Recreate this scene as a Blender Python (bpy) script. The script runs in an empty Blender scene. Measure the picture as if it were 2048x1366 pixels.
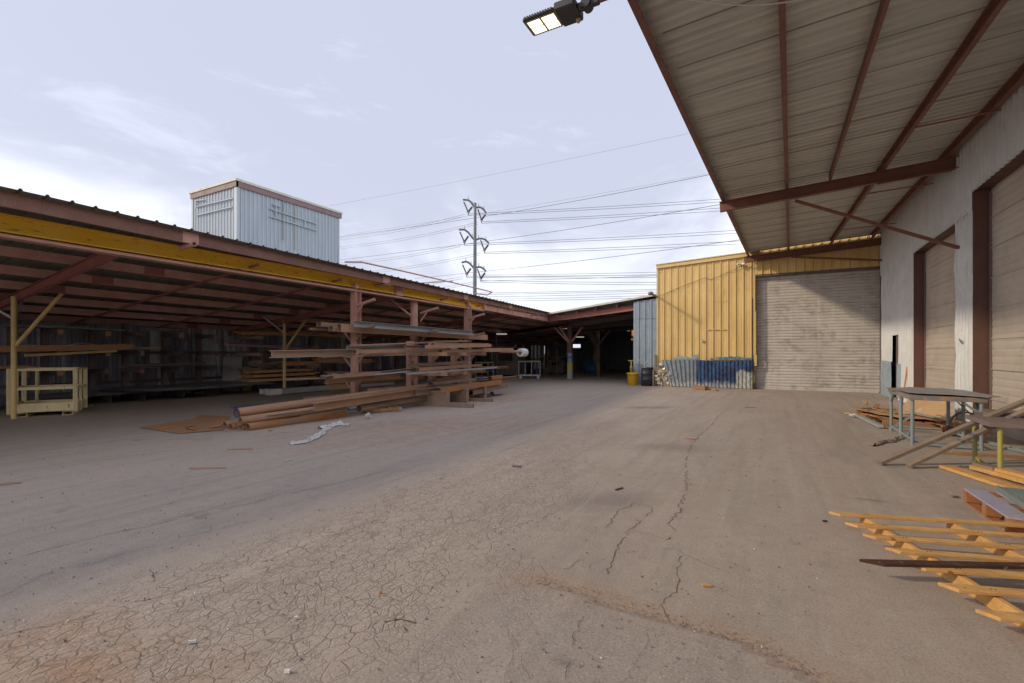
import bpy, bmesh, math, random
from mathutils import Vector, noise
R = random.Random(7)
C = bpy.context.scene.collection
V = Vector
# ---------------- camera model (17 mm class lens, level, small upward shift) ----------------
F0, CX, HY, EYE = 950.0, 1024.0, 705.0, 1.6
YAW = math.atan((1550 - 1024) / F0)
cs, sn = math.cos(YAW), math.sin(YAW)
def ray(px):
    k = (px - CX) / F0
    return (-sn + k * cs, cs + k * sn)
def onx(px, py, X):
    r = ray(px); D = X / r[0]
    return V((X, D * r[1], EYE + (HY - py) * D / F0))
def ony(px, py, Y):
    r = ray(px); D = Y / r[1]
    return V((D * r[0], Y, EYE + (HY - py) * D / F0))
def ong(px, py, z=0.0):
    D = (EYE - z) * F0 / (py - HY); r = ray(px)
    return V((D * r[0], D * r[1], z))
def ond(px, py, D):
    r = ray(px)
    return V((D * r[0], D * r[1], EYE + (HY - py) * D / F0))
# ---------------- mesh builder ----------------
class MB:
    def __init__(s): s.v = []; s.f = []; s.sm = []
    def add(s, vs, fs, smooth=False):
        b = len(s.v); s.v += [tuple(p) for p in vs]
        for f in fs: s.f.append(tuple(b + i for i in f)); s.sm.append(smooth)
        return s
    def box(s, lo, hi):
        x0, y0, z0 = lo; x1, y1, z1 = hi
        return s.add([(x0,y0,z0),(x1,y0,z0),(x1,y1,z0),(x0,y1,z0),(x0,y0,z1),(x1,y0,z1),(x1,y1,z1),(x0,y1,z1)],
                     [(0,3,2,1),(4,5,6,7),(0,1,5,4),(1,2,6,5),(2,3,7,6),(3,0,4,7)])
    def frame(s, p0, p1, up=None):
        p0 = V(p0); p1 = V(p1); d = (p1 - p0).normalized()
        up = V(up) if up else (V((0,0,1)) if abs(d.z) < .95 else V((0,1,0)))
        side = d.cross(up).normalized(); return p0, p1, side, side.cross(d)
    def ext(s, p0, p1, loop, inner=None, up=None, smooth=False):
        p0, p1, a, b = s.frame(p0, p1, up)
        def ring(p, L): return [p + a * q[0] + b * q[1] for q in L]
        n = len(loop)
        s.add(ring(p0, loop) + ring(p1, loop), [(i, (i+1) % n, n + (i+1) % n, n + i) for i in range(n)], smooth)
        if inner:
            m = len(inner)
            s.add(ring(p0, inner) + ring(p1, inner), [((i+1) % m, i, m + i, m + (i+1) % m) for i in range(m)], smooth)
            s.add(ring(p0, loop) + ring(p0, inner), [((i+1) % n, i, n + i, n + (i+1) % n) for i in range(n)])
            s.add(ring(p1, loop) + ring(p1, inner), [(i, (i+1) % n, n + (i+1) % n, n + i) for i in range(n)])
        else:
            s.add(ring(p0, loop), [tuple(reversed(range(n)))]); s.add(ring(p1, loop), [tuple(range(n))])
        return s
    def bar(s, p0, p1, w, h, up=None, cz=True):
        y0 = -h/2 if cz else 0
        return s.ext(p0, p1, [(-w/2,y0),(w/2,y0),(w/2,y0+h),(-w/2,y0+h)], up=up)
    def tube(s, p0, p1, r, n=12, r1=None, hollow=0):
        c = [(math.cos(2*math.pi*i/n), math.sin(2*math.pi*i/n)) for i in range(n)]
        if r1 is None:
            return s.ext(p0, p1, [(r*x, r*y) for x, y in c], [((r-hollow)*x, (r-hollow)*y) for x, y in c] if hollow else None, smooth=True)
        p0, p1, a, b = s.frame(p0, p1)
        q0 = [p0 + (a*x + b*y)*r for x, y in c]; q1 = [p1 + (a*x + b*y)*r1 for x, y in c]
        s.add(q0+q1, [(i, (i+1) % n, n+(i+1) % n, n+i) for i in range(n)], True)
        s.add(q0, [tuple(reversed(range(n)))]); s.add(q1, [tuple(range(n))]); return s
    def path(s, pts, r, n=6):
        for a, b in zip(pts[:-1], pts[1:]): s.tube(a, b, r, n)
        return s
    def lathe(s, c, prof, n=20):
        c = V(c); vs = []
        for r, z in prof: vs += [c + V((r*math.cos(2*math.pi*i/n), r*math.sin(2*math.pi*i/n), z)) for i in range(n)]
        fs = []
        for k in range(len(prof)-1):
            for i in range(n): fs.append((k*n+i, k*n+(i+1) % n, (k+1)*n+(i+1) % n, (k+1)*n+i))
        s.add(vs, fs, True); m = len(prof)-1
        s.add(vs[m*n:], [tuple(range(n))]); s.add(vs[:n], [tuple(reversed(range(n)))]); return s
    def quad(s, a, b, c, d): return s.add([a, b, c, d], [(0, 1, 2, 3)])
    def sheet(s, O, U, W, Vd, H, N, pitch, depth, rib=.3, style='trap', top=None, nv=1, wob=0.0, seed=0):
        O = V(O); U = V(U).normalized(); Vd = V(Vd).normalized(); N = V(N).normalized(); pts = []
        k = 0; u = 0.0
        if style == 'sine': rel = [(i/8, .5-.5*math.cos(2*math.pi*i/8)) for i in range(8)]
        elif style == 'slat': rel = [(0,0),(.06,.5),(.3,1),(.7,1),(.94,.5)]
        elif style == 'box': rel = [(0,0),(.5,0),(.52,1),(.98,1)]
        else: rel = [(0,0),(.22,0),(.24,.22),(.28,.22),(.30,0),(1-rib-.16,0),(1-rib-.14,.22),(1-rib-.10,.22),(1-rib-.08,0),(1-rib,0),(1-rib*.75,1),(1-rib*.25,1)]
        while u < W:
            for a, b in rel:
                uu = (k + a) * pitch
                if uu <= W: pts.append((uu, b * depth))
            k += 1; u = k * pitch
        pts.append((W, 0)); n = len(pts); vs = []
        for j in range(nv + 1):
            for uu, d in pts:
                hh = (top(uu) if top else H) * j / nv
                w = wob * noise.noise(V((uu*1.3+seed, hh*1.1, seed*3.1))) if wob else 0
                vs.append(O + U*uu + Vd*hh + N*(d + w))
        fs = [(j*n+i, j*n+i+1, (j+1)*n+i+1, (j+1)*n+i) for j in range(nv) for i in range(n-1)]
        return s.add(vs, fs)
def I_(w, h, t=.012, tw=.009):
    return [(-w/2,0),(w/2,0),(w/2,t),(tw/2,t),(tw/2,h-t),(w/2,h-t),(w/2,h),(-w/2,h),(-w/2,h-t),(-tw/2,h-t),(-tw/2,t),(-w/2,t)]
def Cc(w, h, t=.009, s=1):
    L = [(-w/2,0),(w/2,0),(w/2,t),(-w/2+t,t),(-w/2+t,h-t),(w/2,h-t),(w/2,h),(-w/2,h)]
    return L if s > 0 else [(-x, y) for x, y in reversed(L)]
def L_(w, h, t=.009, s=1):
    L = [(-w/2,0),(w/2,0),(w/2,t),(-w/2+t,t),(-w/2+t,h),(-w/2,h)]
    return L if s > 0 else [(-x, y) for x, y in reversed(L)]
def rect(w, h): return [(-w/2,0),(w/2,0),(w/2,h),(-w/2,h)]
def rin(w, h, t): return [(-w/2+t,t),(w/2-t,t),(w/2-t,h-t),(-w/2+t,h-t)]
# ---------------- scene objects ----------------
def tag(o, label=None, cat=None, group=None, kind=None):
    if label: o['label'] = label
    if cat: o['category'] = cat
    if group: o['group'] = group
    if kind: o['kind'] = kind
    return o
def empty(name, loc, label, cat, group=None, kind=None):
    o = bpy.data.objects.new(name, None); C.objects.link(o); o.location = loc
    o.empty_display_size = .1
    return tag(o, label, cat, group, kind)
def wloc(o):
    l = V(o.location)
    while o.parent: o = o.parent; l += o.location
    return l
def obj(name, mb, mat, parent=None, label=None, cat=None, group=None, kind=None, bevel=0):
    base = wloc(parent) if parent else V((0,0,0)); off = V(base)
    if not parent and kind != 'structure':
        xs = [p[0] for p in mb.v]; ys = [p[1] for p in mb.v]; zs = [p[2] for p in mb.v]
        off = V(((min(xs)+max(xs))/2, (min(ys)+max(ys))/2, min(zs)))
    me = bpy.data.meshes.new(name)
    me.from_pydata([(p[0]-off.x, p[1]-off.y, p[2]-off.z) for p in mb.v], [], mb.f)
    me.polygons.foreach_set('use_smooth', mb.sm); me.update()
    me.materials.append(mat)
    o = bpy.data.objects.new(name, me); C.objects.link(o)
    if parent: o.parent = parent
    o.location = off - base
    if bevel:
        m = o.modifiers.new('bevel', 'BEVEL'); m.width = bevel; m.segments = 1; m.limit_method = 'ANGLE'
    return tag(o, label, cat, group, kind)
# ---------------- materials ----------------
def srgb(r, g, b):
    f = lambda c: (c/255/12.92) if c <= 10 else ((c/255+.055)/1.055)**2.4
    return (f(r), f(g), f(b), 1)
class NT:
    def __init__(s, name):
        s.m = bpy.data.materials.new(name); s.m.use_nodes = True; s.t = s.m.node_tree; s.n = s.t.nodes; s.l = s.t.links
        s.b = s.n['Principled BSDF']; s.tc = s.n.new('ShaderNodeNewGeometry')
    def mapped(s, sc):
        if not isinstance(sc, (tuple, list)): sc = (sc,)*3
        m = s.n.new('ShaderNodeMapping'); m.inputs['Scale'].default_value = sc
        s.l.new(s.tc.outputs['Position'], m.inputs['Vector']); return m.outputs[0]
    def noise(s, sc, det=4, rough=.6, dist=0):
        n = s.n.new('ShaderNodeTexNoise'); n.inputs['Scale'].default_value = 1
        n.inputs['Detail'].default_value = det; n.inputs['Roughness'].default_value = rough; n.inputs['Distortion'].default_value = dist
        s.l.new(s.mapped(sc), n.inputs['Vector']); return n.outputs['Fac']
    def ramp(s, src, a, b, va=0.0, vb=1.0):
        r = s.n.new('ShaderNodeMapRange'); r.clamp = True
        for k, v in zip(('From Min','From Max','To Min','To Max'), (a, b, va, vb)): r.inputs[k].default_value = v
        s.l.new(src, r.inputs['Value']); return r.outputs[0]
    def math(s, op, a, b=None):
        m = s.n.new('ShaderNodeMath'); m.operation = op
        for i, x in enumerate((a, b)):
            if x is None: continue
            if isinstance(x, (int, float)): m.inputs[i].default_value = x
            else: s.l.new(x, m.inputs[i])
        return m.outputs[0]
    def mix(s, fac, a, b, mode='MIX'):
        m = s.n.new('ShaderNodeMix'); m.data_type = 'RGBA'; m.blend_type = mode
        if isinstance(fac, (int, float)): m.inputs['Factor'].default_value = fac
        else: s.l.new(fac, m.inputs['Factor'])
        for k, x in (('A', a), ('B', b)):
            i = [q for q in m.inputs if q.name == k and q.type == 'RGBA'][0]
            if isinstance(x, (tuple, list)): i.default_value = x if len(x) == 4 else (*x, 1)
            else: s.l.new(x, i)
        return [q for q in m.outputs if q.type == 'RGBA'][0]
    def color(s, c): s.l.new(c, s.b.inputs['Base Color']) if not isinstance(c, (tuple, list)) else setattr(s.b.inputs['Base Color'], 'default_value', (*c[:3], 1)); return s
    def bump(s, h, strength=.3, dist=.01):
        b = s.n.new('ShaderNodeBump'); b.inputs['Strength'].default_value = strength; b.inputs['Distance'].default_value = dist
        s.l.new(h, b.inputs['Height']); s.l.new(b.outputs[0], s.b.inputs['Normal']); return s
    def sep(s):
        x = s.n.new('ShaderNodeSeparateXYZ'); s.l.new(s.tc.outputs['Position'], x.inputs[0]); return x.outputs
GAIN = dict(red_brown_primer=2.15, dark_red_primer=2.3, canopy_red_primer=1.5, brown_jamb_paint=1.2, rusty_mill_steel=1.9, brown_mill_scale=2.05,
 orange_rusted_steel=1.7, grey_blue_mill_steel=1.35, galvanized_steel=1.25, chipped_yellow_paint=1.3, dusty_yellow_paint=1.45, pale_yellow_paint=1.3,
 dark_roof_sheet=1.0, shed_roof_sheet=2.2, canopy_deck_sheet=1.25, weathered_lumber=1.35, dim_lumber=2.6, dark_tin_wall=2.0, dim_tin_wall=4.5, sooty_steel=3.6, dark_steel_plate=2.6,
 weathered_grey_sheet=1.5, weathered_white_sheet=1.6, dull_grey_sheet_metal=1.6, black_sheet=1.3, grey_weathered_wood=1.25, grimy_machine_paint=2.0, olive_frame_paint=1.8, blue_plastic=1.5, flattened_cardboard=1.3, blue_grey_pipe_paint=1.2, brown_table_plate=1.2)
VARY = ('rusty_mill_steel','brown_mill_scale','weathered_lumber','dim_lumber','grey_weathered_wood','sooty_steel','orange_rusted_steel')
def pm(name, c1, c2, c3=None, sc=3, streak=None, patch=(.58, .7), psc=6, rough=.6, metal=0, bump=.25, grit=60, spec=.4, var=.35):
    """painted / rusty surface: two broad tones, a patchy third tone, fine grit"""
    g_ = GAIN.get(name, 1.0); up_ = lambda c: tuple(min(.82, x*g_) for x in c) if c else c
    c1, c2, c3 = up_(c1), up_(c2), up_(c3)
    t = NT(name)
    t.b.inputs['Roughness'].default_value = rough; t.b.inputs['Metallic'].default_value = metal
    t.b.inputs['Specular IOR Level'].default_value = spec
    n1 = t.noise(sc if not streak else streak, 5); c = t.mix(t.ramp(n1, .32, .68), c1, c2)
    if c3: c = t.mix(t.ramp(t.noise(psc if not isinstance(psc, tuple) else psc, 6, .65, .4), patch[0], patch[1]), c, c3)
    if name in VARY:
        oi = t.n.new('ShaderNodeObjectInfo'); c = t.mix(t.ramp(oi.outputs['Random'], 0, 1, 0, .5), c, (c1[0]*.55, c1[1]*.55, c1[2]*.6))
    g = t.noise(grit, 3, .7)
    c = t.mix(t.ramp(g, .25, .75, 0, var), c, (c1[0]*.45, c1[1]*.42, c1[2]*.4))
    t.color(c); 
    if bump: t.bump(g, bump, .006)
    r = t.ramp(n1, .3, .7, rough-.08, rough+.12); t.l.new(r, t.b.inputs['Roughness'])
    return t.m
M = {}
M['primer'] = pm('red_brown_primer', (.285,.160,.130), (.225,.122,.10), (.35,.22,.18), patch=(.6,.75), rough=.6)
M['fascia'] = pm('dull_brown_fascia', (.26,.135,.105), (.21,.105,.082), (.32,.185,.15), patch=(.6,.75), rough=.6)
M['plate_pale'] = pm('pale_steel_plate', (.50,.49,.48), (.42,.41,.40), None, sc=1.5, rough=.5)
M['navy'] = pm('worn_navy_band', (.09,.12,.20), (.16,.15,.17), (.3,.24,.18), sc=12, patch=(.55,.6))
M['pale_sheet'] = pm('pale_wall_panel', (.75,.75,.76), (.45,.45,.48), None, streak=(1,3,.3), rough=.6)
M['primer_dk'] = pm('dark_red_primer', (.17,.065,.055), (.13,.05,.045), (.16,.07,.05), rough=.6)
M['primer_red'] = pm('canopy_red_primer', (.165,.070,.050), (.125,.053,.039), (.21,.105,.075), rough=.55)
M['jamb'] = pm('brown_jamb_paint', (.125,.062,.046), (.105,.052,.04), (.09,.05,.04), rough=.5)
M['stock'] = pm('rusty_mill_steel', (.30,.175,.105), (.20,.125,.085), (.37,.175,.07), sc=(2,1.2,6), psc=(5,2,9), patch=(.55,.7), rough=.7, spec=.3)
M['stock2'] = pm('brown_mill_scale', (.225,.16,.115), (.165,.112,.082), (.31,.16,.075), sc=(2,.9,7), psc=(6,1.5,8), rough=.68, spec=.3)
M['stock_or'] = pm('orange_rusted_steel', (.34,.16,.065), (.25,.13,.075), (.20,.155,.13), sc=(3,1.2,5), psc=(5,1.2,10), patch=(.5,.62), rough=.75, spec=.2)
M['silver'] = pm('grey_blue_mill_steel', (.33,.34,.36), (.26,.27,.29), (.22,.17,.14), sc=(3,1,8), rough=.5, metal=.25)
M['galv'] = pm('galvanized_steel', (.42,.44,.45), (.34,.36,.37), None, sc=7, rough=.5, metal=.35)
M['yellow_beam'] = pm('chipped_yellow_paint', (.76,.34,.012), (.80,.42,.05), (.34,.15,.05), sc=(2,1.4,9), psc=(16,4,22), patch=(.60,.63), rough=.5, var=.12)
M['pole_yellow'] = pm('dusty_yellow_paint', (.50,.36,.16), (.44,.31,.13), (.16,.09,.06), patch=(.62,.7), psc=14, rough=.6)
M['cage'] = pm('pale_yellow_paint', (.62,.51,.30), (.55,.45,.26), (.24,.11,.05), patch=(.6,.66), psc=(9,9,5), rough=.6)
M['roof_dark'] = pm('dark_roof_sheet', (.24,.23,.205), (.18,.175,.16), None, sc=2, rough=.55, metal=.2)
M['roof_under'] = pm('shed_roof_sheet', (.24,.23,.21), (.19,.185,.18), None, sc=2, rough=.6)
M['deck'] = pm('canopy_deck_sheet', (.52,.51,.465), (.40,.395,.36), (.32,.31,.28), streak=(.35,9,1), psc=(.5,4,1), patch=(.5,.8), rough=.45, metal=.2, var=.2)
M['white_sheet'] = pm('weathered_white_sheet', (.52,.54,.54), (.42,.44,.44), (.36,.34,.30), sc=2, psc=(5,5,1.2), patch=(.62,.8), rough=.42, metal=.1)
M['grey_sheet'] = pm('weathered_grey_sheet', (.24,.29,.34), (.19,.23,.27), (.32,.33,.33), psc=(7,7,2), rough=.5, metal=.15)
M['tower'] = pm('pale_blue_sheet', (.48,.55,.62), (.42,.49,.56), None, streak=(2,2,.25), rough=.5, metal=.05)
M['tower_lit'] = pm('pale_blue_sheet_lit', (.50,.56,.62), (.44,.50,.56), None, streak=(2,2,.25), rough=.5)  # paler copy for the sunlit face, sunlight put into the colour
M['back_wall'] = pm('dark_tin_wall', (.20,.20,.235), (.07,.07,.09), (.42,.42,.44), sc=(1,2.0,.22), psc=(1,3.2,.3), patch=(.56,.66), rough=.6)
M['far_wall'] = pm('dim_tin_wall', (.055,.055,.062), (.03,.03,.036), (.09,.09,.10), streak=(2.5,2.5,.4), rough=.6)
M['dark_steel'] = pm('sooty_steel', (.060,.045,.042), (.045,.034,.034), (.11,.06,.045), rough=.6)
M['plate'] = pm('dark_steel_plate', (.12,.12,.125), (.09,.09,.095), (.15,.13,.12), sc=1.5, rough=.5, metal=.2)
M['black'] = pm('black_sheet', (.028,.03,.042), (.02,.022,.03), None, rough=.55)
M['lumber'] = pm('weathered_lumber', (.34,.19,.095), (.26,.145,.075), (.40,.27,.16), sc=(8,1.2,16), psc=(10,1.5,20), rough=.8, spec=.15)
M['lumber_dk'] = pm('dim_lumber', (.27,.15,.075), (.19,.105,.055), (.33,.23,.15), sc=(8,1.2,16), psc=(10,1.5,20), rough=.8, spec=.15)
M['grey_wood'] = pm('grey_weathered_wood', (.30,.23,.17), (.21,.155,.115), (.38,.33,.28), sc=(6,6,10), psc=(9,9,18), rough=.85, spec=.1)
M['dark_wood'] = pm('dark_stained_wood', (.10,.045,.03), (.065,.03,.022), (.42,.36,.27), sc=(4,14,10), psc=(7,22,14), patch=(.6,.66), rough=.7, spec=.2)
M['purple_wood'] = pm('blue_painted_wood', (.34,.34,.44), (.42,.39,.44), (.46,.27,.18), sc=(4,9,9), psc=(7,12,12), patch=(.56,.66), rough=.7, spec=.2)
M['orange_wood'] = pm('orange_end_grain', (.46,.20,.09), (.36,.15,.07), (.5,.33,.2), sc=(9,9,20), rough=.8, spec=.1)
M['cardboard'] = pm('flattened_cardboard', (.44,.29,.16), (.37,.24,.13), (.5,.38,.26), sc=2.5, rough=.85, spec=.1)
M['sheet_grey'] = pm('dull_grey_sheet_metal', (.26,.25,.25), (.21,.205,.205), None, sc=2, rough=.5, metal=.2)
M['table_steel'] = pm('blue_grey_pipe_paint', (.24,.29,.29), (.19,.23,.24), (.34,.22,.13), patch=(.6,.7), psc=9, rough=.5)
M['table_edge'] = pm('worn_blue_table_edge', (.15,.19,.26), (.32,.24,.17), (.45,.27,.14), sc=(5,4,4), psc=7, patch=(.52,.6), rough=.6)
M['leg_yellow'] = pm('olive_yellow_leg_paint', (.42,.36,.06), (.33,.33,.16), (.28,.30,.25), sc=5, rough=.5)
M['tabletop'] = pm('brown_table_plate', (.20,.15,.13), (.165,.13,.115), (.26,.2,.17), sc=2, rough=.5)
M['plastic'] = pm('white_plastic_film', (.72,.70,.68), (.6,.58,.56), None, rough=.3, spec=.5)
M['rag'] = pm('dusty_rag', (.36,.30,.25), (.27,.22,.18), None, sc=9, rough=.9)
M['foil'] = pm('foil_insulation', (.62,.55,.42), (.34,.26,.18), (.75,.72,.66), sc=9, psc=12, patch=(.5,.6), rough=.35, metal=.3)
M['drum_yellow'] = pm('yellow_plastic', (.78,.46,.02), (.66,.38,.02), (.42,.27,.06), sc=3, psc=(6,6,3), patch=(.6,.75), rough=.4)
M['drum_black'] = pm('black_drum_paint', (.045,.05,.06), (.03,.033,.04), (.42,.42,.42), psc=16, patch=(.7,.74), rough=.4)
M['blue'] = pm('blue_plastic', (.03,.10,.26), (.025,.07,.18), None, rough=.4)
M['blue_tape'] = pm('blue_marking_paint', (.04,.10,.42), (.03,.07,.3), None, rough=.5)
M['white'] = pm('white_plastic', (.75,.75,.75), (.68,.68,.68), None, rough=.4, var=.15)
M['grating'] = pm('dark_grating', (.07,.085,.085), (.10,.115,.115), None, sc=9, rough=.5)
M['lamp_body'] = pm('dark_lamp_casting', (.035,.034,.04), (.05,.05,.058), None, rough=.45, spec=.5)
M['tan'] = pm('tan_sensor_cap', (.5,.33,.2), (.45,.3,.18), None, rough=.5)
M['pylon'] = pm('pylon_steel', (.17,.185,.20), (.14,.15,.165), None, sc=.3, rough=.5, metal=.2)
M['insul'] = pm('dark_insulator', (.05,.045,.045), (.07,.06,.06), None, sc=.3, rough=.4)
M['wire'] = pm('weathered_cable', (.16,.16,.18), (.13,.13,.15), None, sc=.3, rough=.6)
M['wire_far'] = pm('faint_cable', (.30,.31,.35), (.27,.28,.32), None, sc=.3, rough=.6)
M['roof_white'] = pm('white_roof_trim', (.68,.66,.60), (.6,.58,.52), (.5,.46,.36), sc=3, rough=.5)
M['parapet'] = pm('yellow_trim', (.76,.55,.23), (.68,.48,.19), None, sc=4, rough=.45)
M['orange'] = pm('orange_box_paint', (.7,.22,.05), (.6,.18,.04), None, rough=.5)
M['green'] = pm('green_marking_paint', (.05,.20,.10), (.04,.15,.08), None, rough=.5)
M['machine'] = pm('grimy_machine_paint', (.14,.11,.11), (.10,.08,.085), None, sc=4, rough=.6)
M['conc'] = pm('rough_concrete', (.36,.29,.23), (.28,.22,.18), (.4,.2,.12), psc=5, rough=.9)
M['frame_olive'] = pm('olive_frame_paint', (.22,.19,.10), (.17,.15,.08), None, rough=.6)
# bright pine with grain
def pine():
    t = NT('fresh_pine'); t.b.inputs['Roughness'].default_value = .65; t.b.inputs['Specular IOR Level'].default_value = .25
    w = t.noise((3,3,3), 3, .5, 1.2); g = t.noise((4,26,60), 4, .6, .6)
    c = t.mix(t.ramp(w, .3, .7), (.74,.43,.15), (.62,.34,.11)); c = t.mix(t.ramp(g, .42, .62, 0, .6), c, (.42,.22,.085))
    k = t.noise(9, 2, .5); c = t.mix(t.ramp(k, .70, .74, 0, .8), c, (.18,.08,.035))
    oi = t.n.new('ShaderNodeObjectInfo'); c = t.mix(t.ramp(oi.outputs['Random'], 0, 1, 0, .3), c, (.45,.27,.12)); gr = t.noise((6,9,9), 5, .7); c = t.mix(t.ramp(gr, .58, .74, 0, .35), c, (.34,.21,.11))
    t.color(c); t.bump(g, .35, .006); return t.m
M['pine'] = pine()
# yellow ribbed wall, grime near the base
def yellow_wall():
    t = NT('yellow_wall_paint'); t.b.inputs['Roughness'].default_value = .42
    z = t.sep()[2]; n = t.noise((1.2,1.2,.5), 5)
    c = t.mix(t.ramp(n, .35, .65), (.78,.565,.235), (.66,.455,.17))
    st = t.noise((9,9,.6), 4, .6); c = t.mix(t.ramp(st, .55, .8, 0, .35), c, (.36,.22,.08))
    base = t.math('ADD', z, t.ramp(t.noise(2.5, 4), 0, 1, -.5, .5))
    c = t.mix(t.ramp(base, 1.5, .1, 0, .4), c, (.34,.24,.13)); t.color(c); t.bump(t.noise(3, 3), .12, .02); return t.m
M['yellow_wall'] = yellow_wall()
# skirt sheets: grey, then blue, with bare dented metal low down
def skirt():
    t = NT('patched_skirt_paint'); t.b.inputs['Roughness'].default_value = .4
    s = t.sep(); x, z = s[0], s[2]
    j = t.ramp(t.noise(3.5, 3), 0, 1, -.2, .2); xx = t.math('ADD', x, j)
    n = t.noise(4, 5); grey = t.mix(t.ramp(n, .3, .7), (.20,.23,.26), (.27,.30,.33)); blue = t.mix(t.ramp(n, .45, .62), (.03,.045,.125), (.03,.12,.25))
    c = t.mix(t.ramp(xx, -3.2, -3.05), grey, blue)
    z2 = t.math('ADD', z, t.ramp(t.noise(5, 4), 0, 1, -.3, .3))
    bare = t.mix(t.ramp(t.noise((14,14,7), 4), .4, .6), (.62,.60,.50), (.30,.33,.34))
    c = t.mix(t.ramp(z2, .34, .12, 0, .85), c, bare)
    right = t.math('MULTIPLY', t.ramp(x, -1.52, -1.45), t.ramp(z2, .80, .70)); c = t.mix(right, c, bare)
    fl = t.noise(22, 4, .7); c = t.mix(t.ramp(fl, .66, .70, 0, .7), c, (.6,.62,.6))
    t.color(c); t.bump(t.noise(7, 5, .65), .9, .05); return t.m
M['skirt'] = skirt()
# slatted doors
def door_mat(name, a, b, dirt, white, amt):
    t = NT(name); t.b.inputs['Roughness'].default_value = .5; t.b.inputs['Metallic'].default_value = .1
    n = t.noise(.8, 5); c = t.mix(t.ramp(n, .3, .7), a, b)
    d = t.noise((1.6,1.6,2.6), 7, .7, .5); c = t.mix(t.ramp(d, .5, .72, 0, amt), c, dirt)
    hs = t.noise((.9,.9,26), 3, .6); c = t.mix(t.ramp(hs, .55, .75, 0, amt*.6), c, dirt)
    w = t.math('MULTIPLY', t.ramp(t.noise((6,6,.25), 3), .56, .66), t.ramp(t.noise((2,2,14), 5), .42, .6)); w = t.math('MAXIMUM', w, t.math('MULTIPLY', t.ramp(t.noise((.55,.55,34), 3, .6), .60, .68), t.ramp(t.noise((.9,.9,.7), 3), .42, .6))); c = t.mix(t.math('MULTIPLY', w, .6 if white else 0.0), c, white or a)
    t.color(c); t.bump(t.noise((2,2,5), 4), .15, .02); return t.m
M['big_door'] = door_mat('grimy_roll_door', (.60,.555,.51), (.49,.45,.41), (.16,.14,.12), (.74,.69,.63), .62)
M['roll_door'] = door_mat('beige_roll_door', (.57,.495,.415), (.50,.43,.36), (.24,.18,.14), None, .35)
# bent white sheet at the base of the side wall etc. uses white_sheet; column with paint bands
def banded():
    t = NT('banded_column_paint'); t.b.inputs['Roughness'].default_value = .55; z = t.math('ADD', t.sep()[2], t.ramp(t.noise(6, 3), 0, 1, -.18, .18))
    c = t.mix(t.ramp(z, .45, .52), (.40,.38,.34), (.52,.38,.07)); c = t.mix(t.ramp(z, .98, 1.03), c, (.33,.38,.42))
    c = t.mix(t.ramp(t.noise(9, 3), .5, .54), c, t.mix(t.ramp(z, 1.0, 1.05), c, (.03,.05,.16))); c = t.mix(t.ramp(z, 1.56, 1.62), c, (.14,.075,.062)); t.color(c); return t.m
M['banded'] = banded()
def lens():
    t = NT('lit_led_panel'); t.color((.9,.85,.7)); t.b.inputs['Emission Color'].default_value = (1,.93,.68,1); t.b.inputs['Emission Strength'].default_value = 2.2; return t.m
M['lens'] = lens()
def tubelight():
    t = NT('dim_tube_diffuser'); t.color((.6,.6,.58)); t.b.inputs['Emission Color'].default_value = (1,.97,.9,1); t.b.inputs['Emission Strength'].default_value = .35; return t.m
M['tube'] = tubelight()
# ---------------- ground ----------------
import numpy as np
def lin(a, b, st): return list(np.arange(a, b, st))
gx = [-500,-200,-90,-50,-30,-22] + lin(-20, -13, .5) + lin(-13, 4.2, .06) + [4.5,6,10,20,60,200,500]
gy = [-500,-100,-30,-10,-4,-1,0,.5] + lin(1, 14, .06) + lin(14, 26, .3) + [27,30,35,40,46,60,90,200,500]
def seg_dist(X, Y, pts):
    d = np.full(X.shape, 1e9)
    for (x0, y0), (x1, y1) in zip(pts[:-1], pts[1:]):
        L = (x1-x0)**2 + (y1-y0)**2 + 1e-9; t = np.clip(((X-x0)*(x1-x0) + (Y-y0)*(y1-y0))/L, 0, 1)
        d = np.minimum(d, np.hypot(X-x0-t*(x1-x0), Y-y0-t*(y1-y0)))
    return d
EDGE_PX = [(1058,1163),(1085,1172),(1110,1178),(1140,1190),(1172,1196),(1196,1213),(1225,1222),(1262,1228),(1300,1240),(1345,1252),(1390,1268),(1430,1272),(1470,1290),(1515,1306),(1545,1330),(1590,1345),(1640,1372),(1800,1460),(2200,1700)]
EDGE = [tuple(ong(a, b)[:2]) for a, b in EDGE_PX]
XX, YY = np.meshgrid(gx, gy)
wob = np.vectorize(lambda x, y: noise.noise(V((x*1.7, y*1.7, 2.2))) + .5*noise.noise(V((x*5, y*5, 9.2))))(XX, YY)
dE = seg_dist(XX, YY, EDGE) + .05*wob
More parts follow.
